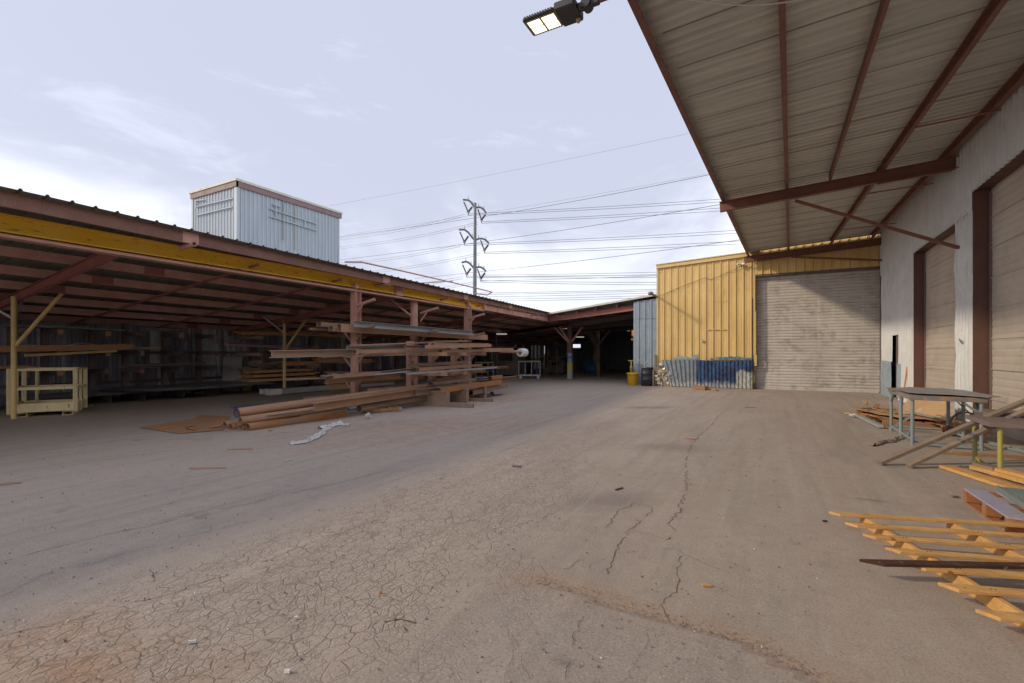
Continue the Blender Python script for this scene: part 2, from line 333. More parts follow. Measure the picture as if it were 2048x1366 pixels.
# side of the edge: nearer the camera = raised patch
ex = np.array([p[0] for p in EDGE]); ey = np.array([p[1] for p in EDGE])
order = np.argsort(ex); yE = np.interp(XX, ex[order], ey[order])
inpatch = (YY < yE + .02*wob) & (XX > ex.min() + .04*wob)
left = np.interp(YY, [0, EDGE[0][1]], [EDGE[0][0]-.5, EDGE[0][0]])
inpatch = (YY < yE + .02*wob) & (XX > left + .08*wob)
patch = inpatch.astype(float)
dirt = np.clip(1.25 - dE/.22, 0, 1) * (1 - .85*patch) * np.clip((XX - EDGE[0][0] + .3)/.3, 0, 1)
allig = np.clip((XX + 4.15 + .25*wob)/.5, 0, 1) * np.clip((-1.35 - .13*(YY-3) - XX + .6*wob)/.8, 0, 1) * np.clip((13-YY)/4, 0, 1)
def blob(px, py, rx, ry, ang=0):
    c = ong(px, py); a = math.radians(ang); dx = (XX-c.x)*math.cos(a)+(YY-c.y)*math.sin(a); dy = -(XX-c.x)*math.sin(a)+(YY-c.y)*math.cos(a)
    return np.clip(1.25 - np.hypot(dx/rx, dy/ry) - .35*wob, 0, 1)
rust = np.maximum.reduce([blob(900,850,3.0,1.6,60), blob(1010,800,3,1.2,80)*.9, blob(760,880,1.8,.8,60)*.8, blob(130,1350,.9,.5)*1.2, blob(1120,1170,.35,.2)*1.0, blob(1480,782,2.0,.35)*1.0, blob(1700,790,1.5,.4)*.5])
dark_mark = np.maximum.reduce([blob(1300,815,.9,.35,35)*.85, blob(1345,895,.7,.4,30)*.6, blob(1225,1000,.5,.3,40)*.55, blob(1120,1328,.035,.03)*1.0, blob(1325,1110,.03,.025), blob(1330,1097,.03,.02), blob(1490,1135,.05,.03)*.4, blob(1650,1130,.11,.04)*.5, blob(1740,1000,.16,.05)*.8, blob(1590,905,.12,.06)*.5])  # dark marks on the ground: small stains and broader smears
patch = patch * np.clip((XX - EDGE[0][0] + .55 + .15*wob)/.6, 0, 1)
zz = .012*patch*np.clip((XX - EDGE[0][0] + .1)/.5, 0, 1)
me = bpy.data.meshes.new('ground'); nx, ny = len(gx), len(gy)
vs = np.stack([XX.ravel(), YY.ravel(), zz.ravel()], 1)
idx = np.arange(nx*ny).reshape(ny, nx)
fc = np.stack([idx[:-1,:-1].ravel(), idx[:-1,1:].ravel(), idx[1:,1:].ravel(), idx[1:,:-1].ravel()], 1)
me.from_pydata(vs.tolist(), [], fc.tolist())
for nm, arr in (('patch', patch), ('dirt', dirt), ('allig', allig), ('rust', rust), ('dark_mark', dark_mark)):
    a = me.attributes.new(nm, 'FLOAT', 'POINT'); a.data.foreach_set('value', arr.ravel().astype('f'))
def ground_mat():
    t = NT('worn_yard_asphalt'); b = t.b; b.inputs['Specular IOR Level'].default_value = .25
    def att(n):
        a = t.n.new('ShaderNodeAttribute'); a.attribute_name = n; return a.outputs['Fac']
    n1 = t.noise((.35,.16,1), 6, .6, .6); c = t.mix(t.ramp(n1, .3, .7), (.345,.278,.225), (.44,.363,.30))
    n2 = t.noise((2.2,.9,1), 6, .65, .3); c = t.mix(t.ramp(n2, .42, .75, 0, .45), c, (.46,.40,.34))
    n2b = t.noise((1.3,.35,1), 5, .7, .8); c = t.mix(t.ramp(n2b, .52, .72, 0, .5), c, (.24,.22,.20))
    shed = t.ramp(t.math('ADD', t.sep()[0], t.ramp(n2, 0, 1, -2, 2)), -4.0, -8.0); c = t.mix(t.math('MULTIPLY', shed, .6), c, (.50,.405,.33))  # ground colour lightened under the left shed's cast shadow, to offset that shade
    c = t.mix(t.math('MULTIPLY', att('rust'), t.ramp(t.noise(3.5, 5), .35, .6, .15, .75)), c, (.40,.25,.16))
    c = t.mix(t.math('MULTIPLY', att('patch'), .55), c, (.35,.30,.265))
    c = t.mix(t.math('MULTIPLY', att('dark_mark'), .65), c, (.085,.082,.085))
    c = t.mix(t.ramp(t.noise(.9, 3), .66, .72, 0, .3), c, (.3,.22,.17))
    tr = t.noise((5.5,.22,1), 4, .55, .25); c = t.mix(t.ramp(tr, .54, .68, 0, .30), c, (.25,.22,.195)); c = t.mix(t.ramp(tr, .44, .32, 0, .28), c, (.50,.43,.365))
    oil = t.noise(1.7, 3, .5, .2); c = t.mix(t.ramp(oil, .69, .74, 0, .45), c, (.19,.165,.15)); mot = t.noise(7, 6, .75); c = t.mix(t.ramp(mot, .5, .72, 0, .35), c, (.24,.20,.17)); c = t.mix(t.ramp(mot, .46, .30, 0, .3), c, (.50,.43,.37))
    sp = t.noise(70, 2, .8); c = t.mix(t.ramp(sp, .56, .68, 0, .6), c, (.13,.105,.09)); c = t.mix(t.ramp(sp, .42, .30, 0, .5), c, (.62,.54,.47))
    pt = t.n.new('ShaderNodeTexVoronoi'); pt.inputs['Scale'].default_value = 1; t.l.new(t.mapped(5.5), pt.inputs['Vector'])
    pits = t.ramp(pt.outputs['Distance'], .07, .03); pk = t.ramp(t.noise(2, 2), .5, .6); c = t.mix(t.math('MULTIPLY', t.math('MULTIPLY', pits, pk), .7), c, (.08,.06,.05))
    # alligator cracks: warped voronoi edges at two sizes
    wn = t.n.new('ShaderNodeTexNoise'); wn.inputs['Scale'].default_value = 5; wn.inputs['Detail'].default_value = 4; t.l.new(t.tc.outputs['Position'], wn.inputs['Vector'])
    def vor(sc, wamt):
        mp = t.mapped(sc); va = t.n.new('ShaderNodeVectorMath'); va.operation = 'MULTIPLY_ADD'; t.l.new(wn.outputs['Color'], va.inputs[0]); va.inputs[1].default_value = (wamt,)*3; t.l.new(mp, va.inputs[2])
        v = t.n.new('ShaderNodeTexVoronoi'); v.feature = 'DISTANCE_TO_EDGE'; v.inputs['Scale'].default_value = 1; t.l.new(va.outputs[0], v.inputs['Vector']); return v.outputs['Distance']
    gate = t.noise(1.6, 4, .6)
    v1 = t.ramp(vor((11,8,1), .9), .0, .07, 1, 0); v2 = t.ramp(vor((22,17,1), 1.0), .0, .10, 1, 0)
    gg = t.noise(6, 3, .6); g1 = t.math('MULTIPLY', t.ramp(gate, .22, .42, .25, 1), t.ramp(gg, .34, .54, .12, 1)); g2 = t.ramp(t.noise(3.1, 4), .34, .5)
    cr = t.math('MULTIPLY', t.math('MAXIMUM', t.math('MULTIPLY', v1, g1), t.math('MULTIPLY', t.math('MULTIPLY', v2, g2), .6)), att('allig'))
    c = t.mix(t.math('MULTIPLY', cr, .62), c, (.16,.12,.09))
    dn = t.math('MULTIPLY', att('dirt'), t.ramp(t.noise(9, 5), .3, .55)); c = t.mix(dn, c, t.mix(t.ramp(t.noise(45, 3, .8), .4, .6), (.27,.18,.12), (.46,.34,.25)))
    t.color(c)
    fine = t.noise(38, 5, .75); h = t.math('ADD', t.math('MULTIPLY', fine, .5), t.math('MULTIPLY', t.noise(4, 4), .8)); h = t.math('SUBTRACT', h, t.math('MULTIPLY', cr, .8)); h = t.math('SUBTRACT', h, t.math('MULTIPLY', pits, .3))
    t.bump(h, .55, .012); t.l.new(t.ramp(n1, .3, .7, .75, .92), b.inputs['Roughness']); return t.m
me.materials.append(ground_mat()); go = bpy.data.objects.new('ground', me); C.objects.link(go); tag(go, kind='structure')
# long cracks as thin ribbons lying in the surface
ck = MB()
def crack(pts, w=.008, branch=True):
    w *= .30 if pts[0][1] > 1200 and pts[0][0] > 900 else .40
    P = [ong(a, b) for a, b in pts]; out = [P[0]]
    for a, b in zip(P[:-1], P[1:]):
        L = (b-a).length; n = max(2, int(L/.035)); s = V((-(b-a).y, (b-a).x, 0)).normalized()
        for i in range(1, n+1): out.append(a.lerp(b, i/n) + s*R.uniform(-1, 1)*min(.028, L*.06))
    for i in range(len(out)-1):
        a, b = out[i], out[i+1]
        if noise.noise(a*4.0+V((w*900,0,0))) > .22: continue
        d = (b-a).normalized(); s = V((-d.y, d.x, 0)); w0 = w*R.uniform(.4, 1.2); w1 = w*R.uniform(.4, 1.2)
        z = .018 if (a.y < np.interp(a.x, ex[order], ey[order]) and a.x > EDGE[0][0]) else .004
        ck.quad(*[V((q.x, q.y, z)) for q in (a - s*w0, b - s*w1, b + s*w1, a + s*w0)])
for pts, w in [
 ([(0,1125),(100,1097),(210,1070),(330,1045),(420,1022),(500,1008),(560,992),(640,975),(700,960),(780,940)], .007),
 ([(0,1195),(90,1150),(180,1130),(330,1085),(470,1050),(600,1020)], .004),
 ([(1470,808),(1440,828),(1425,848),(1395,875),(1372,910),(1373,960),(1372,985),(1355,1025),(1338,1048),(1352,1062),(1333,1080)], .009),
 ([(1290,1000),(1235,1022),(1220,1045),(1195,1068)], .007),([(1290,1003),(1305,1022),(1283,1042),(1258,1060),(1240,1090),(1225,1120),(1212,1148)], .007),
 ([(1345,1095),(1380,1115),(1440,1140)], .004),([(1365,1112),(1350,1145),(1360,1160),(1350,1185),(1320,1210),(1338,1238)], .006),
 ([(1260,1060),(1330,1078)], .003),([(1160,1120),(1115,1150),(1090,1172)], .005),([(1212,1118),(1180,1130),(1165,1170)], .003),
 ([(1520,895),(1530,905),(1505,935)], .005),([(1530,905),(1580,912),(1590,925)], .004),([(1430,940),(1520,945),(1600,950),(1740,962),(1860,975),(1915,980)], .004),
 ([(1010,1366),(1030,1310),(1018,1265)], .004),([(1165,1230),(1150,1280),(1135,1330),(1130,1366)], .006),([(1060,1366),(1045,1330),(1040,1300),(1025,1270)], .004),
 ([(770,1245),(800,1238),(830,1248)], .012),([(790,1235),(800,1250),(815,1262)], .01),([(800,1238),(810,1232)], .008),
 ([(700,990),(840,945),(1000,905),(1080,870)], .004),([(300,1140),(305,1165),(320,1168)], .006),
 ([(1250,1366),(1290,1300),(1300,1260)], .003),([(930,1100),(1010,1060),(1100,1030),(1150,1000)], .005),([(0,1275),(150,1240),(330,1190),(480,1140),(640,1080),(760,1040)], .006)]:
    crack(pts, w)
crm = pm('crack_dirt', (.15,.11,.09), (.11,.085,.065), None, rough=.95, spec=.05)
obj('ground_cracks', ck, crm, kind='structure')
# ================= LEFT OPEN SHED =================
YN, YF = -5.0, 44.0
def roofz(X): return 4.94 + .115 * X + .0      # underside line of the purlins (X negative)
SH = empty('open_shed', (-15.5, 10, 0), 'long open fronted steel shed with brown purlins, fascia channel and dark tin back wall', 'shed')
def drop(y): return -.0085 * max(0, y - 2)
fx = lambda y: -10.3 - .0375 * max(0, y - 3)    # fascia drifts slightly inward with distance
mb = MB()
# roof sheet: ribs run down the slope (along x), profile along y
x0, x1 = -10.05, -20.6
pts = []; k = 0; y = YN
rel = [(0,0),(.56,0),(.60,.032),(.66,.032),(.70,0)]
while y < YF:
    for a, d in rel: pts.append((y + a*.31/.72, d))
    y += .31
v = []
for X in (0, 1):
    for (yy, d) in pts:
        xx = (fx(yy) + .22) if X == 0 else x1
        v.append((xx, yy, roofz(xx) + (.24 if X == 0 else .18) + .06 + d + drop(yy)))
n = len(pts); mb.add(v, [(i, i+1, n+i+1, n+i) for i in range(n-1)])
obj('roof', mb, M['roof_dark'], SH)
# underside lining purlins
for i, px_ in enumerate([-11.75, -12.93, -14.4, -15.85, -17.3, -18.75, -20.2]):
    m = MB(); X = px_
    m.ext((X, YN, roofz(X)+.01+drop(YN)), (X, 2, roofz(X)+.01), Cc(.07, .19, .008, -1))
    m.ext((X, 2, roofz(X)+.01), (X, YF, roofz(X)+.01+drop(YF)), Cc(.07, .19, .008, -1))
    o = obj('purlin', m, M['primer'], SH)
    for yy in (5.2 - .45*i + .8, 12.8 - .45*i, 20.5-.4*i):
        pl = MB(); pl.box((X+.036, yy, roofz(X)+.015+drop(yy)), (X+.044, yy+.42, roofz(X)+.195+drop(yy))); obj('splice_plate', pl, M['primer_dk'], o)
m = MB()
ys = [YN, 3, 24.2]
for a, b in zip(ys[:-1], ys[1:]): m.ext((fx(a), a, 3.83+drop(a)*1.2), (fx(b), b, 3.83+drop(b)*1.2), Cc(.08, .25, .01, -1))
f = obj('fascia_channel', m, M['fascia'], SH, label='outer brown roof edge channel')
for yy in (5.25, 11.0, 15.6, 19.5):
    c = MB(); z = 3.82 + drop(yy)*1.2; xx = fx(yy)
    c.box((xx+.042, yy-.14, z+.02), (xx+.052, yy+.16, z+.24)); c.tube((xx-.35, yy+.02, z-.03), (xx+.16, yy+.02, z-.0), .05, 14, hollow=.009)
    obj('pipe_stub', c, M['primer'], f)
for i, yy in enumerate((4.3, 11.9, 19.5, 27.1, 34.7)):
    m = MB(); a = -11.15; m.ext((a, yy, roofz(a)-.2+drop(yy)), (-20.5, yy, roofz(-20.5)-.2+drop(yy)), I_(.12, .2))
    obj('rafter', m, M['primer_dk'], SH)
for yy in (6.9, 9.35, 14.3, 16.8, 22, 24.5, 30, 1.8):
    m = MB(); m.bar((-10.6, yy, roofz(-10.6)+.0+drop(yy)), (-20.4, yy-.2, roofz(-20.4)+.0+drop(yy)), .05, .05); obj('bridging_rod', m, M['primer_dk'], SH)
def ypole(x, y, zt, mats, r=.052):
    m = MB(); m.tube((x, y, 0), (x, y, zt-.07), r, 16); p = obj('column', m, M['pole_yellow'], SH, label='yellow pipe column with brace arms')
    b = MB(); b.tube((x+.02, y+.03, zt-1.25), (x+.42, y+1.0 if False else y+.75, zt+.06), r*.85, 12); obj('brace', b, M['pole_yellow'], p)
    for dx, dy in ((-.25, -.75), (-.6, .35)):
        b = MB(); b.bar((x, y, zt-.62), (x+dx, y+dy, zt+.0), .05, .05); obj('brace', b, M['galv'] if dy < 0 else M['grey_sheet'], p)
    return p
ypole(-16.05, 4.2, 3.02, None)
ypole(-16.8, 11.95, 2.98, None, .06)
for (x, y, r) in ((-11.2, 13.05, .135),):
    m = MB(); m.tube((x, y, 0), (x, y, 3.48), r, 24); obj('column', m, M['primer'], SH, label='stout round brown column')
    b = MB(); b.bar((x-.05, y-.1, 2.9), (x-.6, y-.7, 3.55), .06, .06); obj('brace', b, M['primer'], SH)
for (x, y) in ((-16.6, 19.7), (-16.2, 27.1), (-15.8, 34.7)):
    m = MB(); m.tube((x, y, 0), (x, y, 2.95), .06, 12); obj('column', m, M['dark_steel'], SH)
# back wall with light gaps at its far end
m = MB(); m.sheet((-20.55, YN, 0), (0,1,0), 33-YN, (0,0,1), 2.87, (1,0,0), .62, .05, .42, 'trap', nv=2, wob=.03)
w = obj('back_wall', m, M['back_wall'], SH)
ya = onx(404, 700, -20.5).y; yb_ = onx(432, 700, -20.5).y; m = MB(); m.sheet((-20.49, ya, .4), (0,1,0), yb_-ya, (0,0,1), 2.2, (1,0,0), .3, .04, .4); obj('pale_panel', m, M['pale_sheet'], SH)  # translucent strip in the wall; daylight through it put into the pale colour
m = MB(); m.sheet((-20.49, 9.0, 1.2), (0,1,0), .35, (0,0,1), 1.3, (1,0,0), .3, .04, .4); obj('pale_panel', m, M['pale_sheet'], SH)
m = MB(); y = 33.0
while y < 43.95:
    wd = R.uniform(.10, .34); zt = R.uniform(2.35, 2.62); m.box((-20.6, y, 0), (-20.55, y+wd, zt)); y += wd + R.choice([.012,.02,.03,.045,.06])
m.box((-20.54, 33, 2.3), (-20.45, 43.8, 2.42)); m.box((-20.54, 33, .9), (-20.45, 43.8, 1.02))
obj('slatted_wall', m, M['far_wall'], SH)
for zz_ in (.55, 1.6): 
    m = MB(); m.bar((-20.45, -1.5, zz_), (-20.45, 33, zz_), .06, .1); obj('girt', m, M['dark_steel'], SH)
# ---- yellow crane beam
XB = -11.0
CB = empty('crane_beam', (XB, 8, 3.5), 'chipped yellow steel beam carried along the open shed front', 'beam')
m = MB(); m.ext((XB, YN+.1, 3.575), (XB, 10.6, 3.53), I_(.17, .30, .02, .02)); obj('web', m, M['yellow_beam'], CB)
m = MB(); m.ext((XB, 10.6, 3.53), (XB, 11.85, 3.52), I_(.17, .30, .02, .02)); obj('web', m, M['yellow_beam'], CB)
m = MB(); m.ext((XB, 12.13, 3.517), (XB, 17.2, 3.43), I_(.17, .28, .02, .02)); obj('web', m, M['yellow_beam'], CB)
m = MB(); m.ext((XB+.005, 11.83, 3.49), (XB+.005, 12.15, 3.485), rect(.2, .34)); obj('splice_box', m, M['primer'], CB)
m = MB(); m.box((XB-.12, 17.2, 3.41), (XB+.14, 17.32, 3.76)); obj('end_plate', m, M['primer'], CB)
m = MB(); m.ext((XB, 17.32, 3.43), (XB-.2, 24.2, 3.34), rect(.16, .25)); ex_ = obj('brown_extension', m, M['primer'], CB, label='brown far end of the beam')
for yy in (18.4, 19.9, 21.4, 22.7): m = MB(); xx = XB+.085-.2*(yy-17.3)/6.9; m.box((xx, yy, 3.45-.013*(yy-17.3)), (xx+.02, yy+.05, 3.66-.013*(yy-17.3))); obj('stiffener', m, M['primer'], ex_)
m = MB(); m.bar((XB, YN+.1, 3.54), (XB, 17.2, 3.40), .24, .05); obj('bottom_flange', m, M['primer'], CB)
# bent rod on the roof edge
m = MB(); P = [ondv for ondv in (onx(690, 524, -10.9), onx(722, 524, -11.0), onx(800, 541, -11.1), onx(905, 565, -11.2), onx(984, 584, -11.5), onx(975, 590, -11.6), onx(950, 587, -11.6))]
m.path(P, .025, 8); m.path([onx(845, 566, -11.1), onx(905, 562, -11.2)], .02, 6)
obj('bent_pipe', m, M['primer'], None, 'long bent rusty pipe lying along the roof edge of the open shed', 'pipe')
# ================= CROSS SHED =================
XS = empty('cross_shed', (-9, 30, 0), 'deep dark shed across the far end with white roof edge and brown front beam', 'shed')
A = V((-11.3, 24.2, 3.66)); B = V((-4.92, 24.0, 4.40))
m = MB(); m.quad(A+V((0,-.1,.03)), B+V((0,-.1,.03)), V((B.x, 44, 4.45)), V((A.x, 44, 3.5))); m.quad(V((-20.6,24,2.75)), V((A.x,24,3.69)), V((A.x,44,3.5)), V((-20.6,44,2.7)))
obj('roof', m, M['roof_under'], XS)
m = MB(); m.bar(A+V((0,-.16,.06)), B+V((.0,-.16,.06)), .1, .09); m.bar(A+V((0,-.02,.08)), B+V((0,-.02,.08)), .3, .03); obj('roof_edge', m, M['roof_white'], XS)
m = MB(); m.ext(A+V((-.1,.25,-.36)), V((-6.2,24.25,3.75)), I_(.16, .28, .02, .012)); obj('front_beam', m, M['primer_dk'], XS)
for t in (.12,.3,.47,.65,.82,.97):
    p = A.lerp(B, t); m = MB(); m.ext(p+V((0,0,-.19)), p+V((0,19.5,-.05)), Cc(.06,.16)); obj('purlin', m, M['primer'], XS)
for yy in (27.1, 30.6, 35.5, 40):
    m = MB(); m.ext((-20.4, yy, 2.45), (-11, yy, 3.1), I_(.14,.25)); m.ext((-11, yy, 3.1), (-5, yy, 3.75), I_(.14,.3)); obj('rafter', m, M['dark_steel'], XS)
def bcol(x, y, zt, mt, w=.27, lab=None):
    m = MB(); m.bar((x, y, 0), (x, y, zt), w, w*.8, up=(0,1,0)); p = obj('column', m, mt, XS, label=lab)
    for dx, dy in ((-.9,-.3),(.75,.1),(-.35,-.8)):
        b = MB(); b.bar((x, y, zt-1.05), (x+dx, y+dy, zt-.02), .09, .09); obj('brace', b, M['primer'] if y < 28 else M['dark_steel'], p)
bcol(-10.83, 26.8, 3.15, M['banded'], lab='column painted white, blue and yellow at its foot')
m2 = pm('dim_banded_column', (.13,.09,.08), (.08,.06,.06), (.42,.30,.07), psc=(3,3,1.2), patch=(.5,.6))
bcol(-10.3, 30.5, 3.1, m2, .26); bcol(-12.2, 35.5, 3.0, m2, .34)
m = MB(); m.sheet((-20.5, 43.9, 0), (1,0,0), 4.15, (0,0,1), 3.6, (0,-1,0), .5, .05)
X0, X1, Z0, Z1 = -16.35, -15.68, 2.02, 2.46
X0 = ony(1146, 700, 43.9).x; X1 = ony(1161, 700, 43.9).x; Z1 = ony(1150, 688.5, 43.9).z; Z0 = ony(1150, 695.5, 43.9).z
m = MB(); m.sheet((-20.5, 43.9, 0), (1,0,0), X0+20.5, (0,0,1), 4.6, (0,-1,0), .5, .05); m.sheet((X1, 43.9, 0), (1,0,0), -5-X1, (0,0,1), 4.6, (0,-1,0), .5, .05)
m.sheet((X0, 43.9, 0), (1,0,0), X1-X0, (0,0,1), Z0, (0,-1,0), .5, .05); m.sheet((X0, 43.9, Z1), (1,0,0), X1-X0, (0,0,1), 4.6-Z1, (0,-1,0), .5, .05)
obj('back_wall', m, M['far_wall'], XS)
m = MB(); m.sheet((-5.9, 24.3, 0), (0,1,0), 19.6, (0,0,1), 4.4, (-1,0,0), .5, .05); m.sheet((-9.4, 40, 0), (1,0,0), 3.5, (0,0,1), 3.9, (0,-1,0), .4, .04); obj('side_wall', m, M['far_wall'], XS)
# grey corner wall
m = MB(); g0 = ony(1267, 768, 24.05).x; m.sheet((g0, 24.05, 0), (1,0,0), -4.93-g0, (0,0,1), 4.3, (0,-1,0), .31, .045, .35, top=lambda u: 4.15+.12*u, nv=3, wob=.02)
GW = obj('tin_wall', m, M['grey_sheet'], None, 'narrow grey corrugated wall between the dark shed and the yellow building', 'wall')
m = MB(); m.sheet((g0+.01, 24.02, 3.3), (1,0,0), -4.97-g0, (0,0,1), .8, (0,-1,0), .31, .05, .35, top=lambda u: .84+.11*u); obj('upper_sheet', m, M['grey_sheet'], GW)
# ================= YELLOW BUILDING =================
YB = empty('yellow_building', (-1.5, 23.2, 0), 'yellow ribbed steel building with a large grimy roll-up door', 'building')
Y = 23.2; xl = -4.88; xd0 = -.77; xd1 = 3.60
topf = lambda u: 5.62 + .045*u
m = MB(); m.sheet((xl, Y, .28), (1,0,0), xd0-xl, (0,0,1), 5.4, (0,-1,0), .308, .05, .24, top=lambda u: topf(u)-.28, nv=4, wob=.012)
m.sheet((xd0, Y, 4.98), (1,0,0), 3.72-xd0, (0,0,1), 1, (0,-1,0), .308, .05, .24, top=lambda u: topf(u+xd0-xl)-4.98+.26)
obj('wall', m, M['yellow_wall'], YB)
m = MB(); m.ext((xl-.05, Y-.06, topf(0)-.03), (xd0+.2, Y-.06, topf(4.3)-.0), rect(.12, .16)); m.ext((xl-.07, Y-.075, topf(0)+.13), (xd0+.2, Y-.075, topf(4.3)+.16), rect(.17,.04)); obj('eave_trim', m, M['parapet'], YB)
m = MB(); m.box((xl-.06, Y-.05, .9), (xl+.02, Y+.1, 5.6)); obj('corner_trim', m, M['parapet'], YB)
m = MB(); m.ext((xd0-.03, Y-.075, 1.0), (xd0-.03, Y-.06, 5.0), rect(.1,.03), up=(0,1,0)); m = MB(); m.box((xd0-.05, Y-.075, 1.5), (xd0+.05, Y-.052, 3.4)); m.box((xd0-.05, Y-.09, 3.4), (xd0+.02, Y-.06, 4.98)); m.box((xd0-.02, Y-.07, 1.02), (xd0+.08, Y-.055, 1.5)); obj('door_trim', m, M['parapet'], YB)
m = MB(); m.box((xd0-.1, Y+.0, 0), (xd0, Y+.34, 5.0)); m.box((xd0-.1, Y+.02, 4.9), (3.7, Y+.34, 5.0)); m.box((3.62, Y-.02, 0), (3.7, Y+.3, 5.0)); obj('door_jamb', m, M['dark_steel'], YB)
m = MB(); m.sheet((xd0, Y+.30, .02), (0,0,1), 5.0, (1,0,0), xd1-xd0+.1, (0,-1,0), .125, .026, style='slat', nv=10, wob=.012)
for zz_ in (.6, 1.25, 1.9, 2.55, 3.2, 3.85, 4.5): m.box((xd0, Y+.272, zz_), (xd1, Y+.285, zz_+.02))
m.box((xd0, Y+.26, .0), (xd1, Y+.29, .05)); obj('roll_up_door', m, M['big_door'], YB, label='large grimy grey roll-up door')
# roofs/walls behind
m = MB(); m.box((xl, Y+.02, .0), (xl+.05, 44, 5.55)); m.quad(V((xl, Y, 5.6)), V((3.7, Y, 5.98)), V((3.7, 44, 5.98)), V((xl, 44, 5.6))); obj('roof', m, M['roof_white'], YB)
m = MB()
for zz_ in (1.15, 2.2, 3.3, 4.4, 5.4):
    for k in range(27):
        x = xl + .12 + k*.154
        if x < xd0-.05: m.tube((x, Y-.004, zz_+R.uniform(-.01,.01)), (x, Y-.02, zz_), .011, 6)
obj('screw_heads', m, M['dark_wood'], YB)
m = MB()
for k in range(9):
    x = xl + R.uniform(.2, 3.8); z_ = R.choice([1.15,2.2,3.3,4.4]); m.box((x, Y-.003, z_-R.uniform(.2,.6)), (x+.012, Y-.0015, z_))
obj('rust_run', m, M['stock_or'], YB)
# outline of a covered hatch
m = MB(); a = ony(1413, 659, Y-.06); b = ony(1455, 659, Y-.06); m.bar(a, b, .03, .035); m.bar(ony(1421, 602, Y-.055), ony(1460, 602, Y-.055), .015, .015); obj('hatch_rail', m, M['parapet'], YB)
# skirt sheets
m = MB(); sx0 = ony(1338, 700, Y).x
n_ = 0; lean = lambda u: 0
m.sheet((sx0, Y-.09, .02), (1,0,0), xd0-.07-sx0, (0,0,1), 1.25, (0,-1,0), .155, .05, .42, style='box', nv=7, wob=.035, seed=4, top=lambda u: 1.23 + .02*math.sin(u*2))
m.v = [(x + (max(0, 1 - (x-sx0)/1.0) * (-.33) * z/1.25), y, z) for x, y, z in m.v]
obj('skirt_sheets', m, M['skirt'], YB, label='dented grey and blue patched sheets at the wall foot')
m = MB(); m.add([ony(px, py, Y-.058) for px, py in ((1344,719),(1350,716),(1357,713),(1364,712),(1366,716),(1375,713),(1381,716),(1386,713),(1395,707),(1395,719))], [tuple(range(10))]); 
m.v = [(x_, y_-.03, z_) for x_, y_, z_ in m.v]; obj('grey_overspray', m, M['grey_sheet'], YB)
m = MB(); top_ = []
for k in range(25):
    px = 1420 + k*3.5; top_.append((px, 719 - (R.uniform(1.5, 4) + 4*max(0, 1-abs(px-1462)/35)) ))
for (xa, ya), (xb_, yb_) in zip(top_[:-1], top_[1:]): m.add([ony(xa, 720, Y-.088), ony(xb_, 720, Y-.088), ony(xb_, yb_, Y-.088), ony(xa, ya, Y-.088)], [(0,1,2,3)])
for (q0, q1) in ((1317, 1336),): m.add([ony(q0, 731, Y-.07), ony(q1, 731, Y-.07), ony(q1, 736, Y-.07), ony(q0, 735, Y-.07)], [(0,1,2,3)])
obj('blue_overspray', m, pm('thin_blue_coat', (.08,.22,.30), (.05,.15,.30), (.45,.36,.17), psc=8, patch=(.5,.6)), YB)
# torn corner with insulation
m = MB()
bx, bz = ony(1327, 752, Y-.1).x, .45
for k in range(60):
    c = V((bx + R.gauss(0,.16), Y-.1+R.uniform(-.06,.03), max(.1, .5 + R.gauss(0,.24)))); vs_ = [c + V((R.uniform(-.13,.13), R.uniform(-.06,.06), R.uniform(-.12,.12))) for _ in range(4)]; m.add(vs_, [(0,1,2),(0,2,3),(0,3,1),(1,3,2)])
obj('torn_insulation', m, M['foil'], YB)
m = MB(); m.box((xl-.02, Y-.07, 0), (sx0+.2, Y+.05, .27)); obj('footing', m, M['conc'], YB)
m = MB(); m.box((-5.02, Y-.12, 0), (-4.95, Y-.02, 1.5)); m.box((-5.1, Y-.2, 0), (-5.03, Y-.06, .75)); obj('loose_board', m, M['grey_wood'], None, 'thin weathered board standing at the corner of the yellow building', 'board')
# camera + cable + box
sc = empty('security_camera', ony(1483, 529, Y-.15), 'small white twin-lens security camera high on the yellow wall', 'camera')
p = ony(1483, 529, Y-.15); m = MB(); m.lathe(p+V((0,.02,-.02)), [(.05,0),(.07,.03),(.05,.07)], 12); obj('base', m, M['white'], sc)
m = MB(); m.tube(p+V((-.02,-.02,0)), p+V((-.16,-.12,.02)), .045, 12); obj('lens_barrel', m, M['white'], sc); m = MB(); m.tube(p+V((.02,-.02,0)), p+V((.15,-.12,.02)), .045, 12); obj('lens_barrel', m, M['white'], sc)
m = MB(); m.tube(p+V((0,-.03,-.04)), p+V((0,-.08,-.1)), .03, 10); obj('sensor', m, M['lamp_body'], sc)
m = MB(); P = []
for t in range(15):
    u = t/14; px = 1319 + u*160; py = 592 - 58*u + 14*math.sin(math.pi*u)*(-.25 if u < .6 else .35) ; P.append(ony(px, py, Y-.08 - .03*math.sin(t*2)))
m.path(P, .012, 5); obj('cable', m, M['grey_wood'], None, 'thin sagging cable running up the yellow wall to the camera', 'cable')
m = MB(); a = ony(1405, 682, Y-.1); m.box((a.x-.05, Y-.13, a.z-.05), (a.x+.05, Y-.05, a.z+.05)); m.tube((a.x, Y-.13, a.z), (a.x, Y-.16, a.z), .03, 12); obj('junction_box', m, M['galv'], None, 'small metal switch box midway up the yellow wall', 'box')
m = MB(); a = ony(1318, 594, Y-.1); m.bar(V((-4.9, Y+.1, a.z+.02)), V((-4.9, Y-1.3, a.z+.02)), .07, .07); m.lathe(V((-4.9, Y-1.45, a.z-.05)), [(.05,0),(.12,.03),(.12,.12),(.04,.16)], 12); obj('lamp_bracket', m, M['roof_dark'], None, 'short dark lamp bracket poking out at the yellow wall corner', 'bracket')
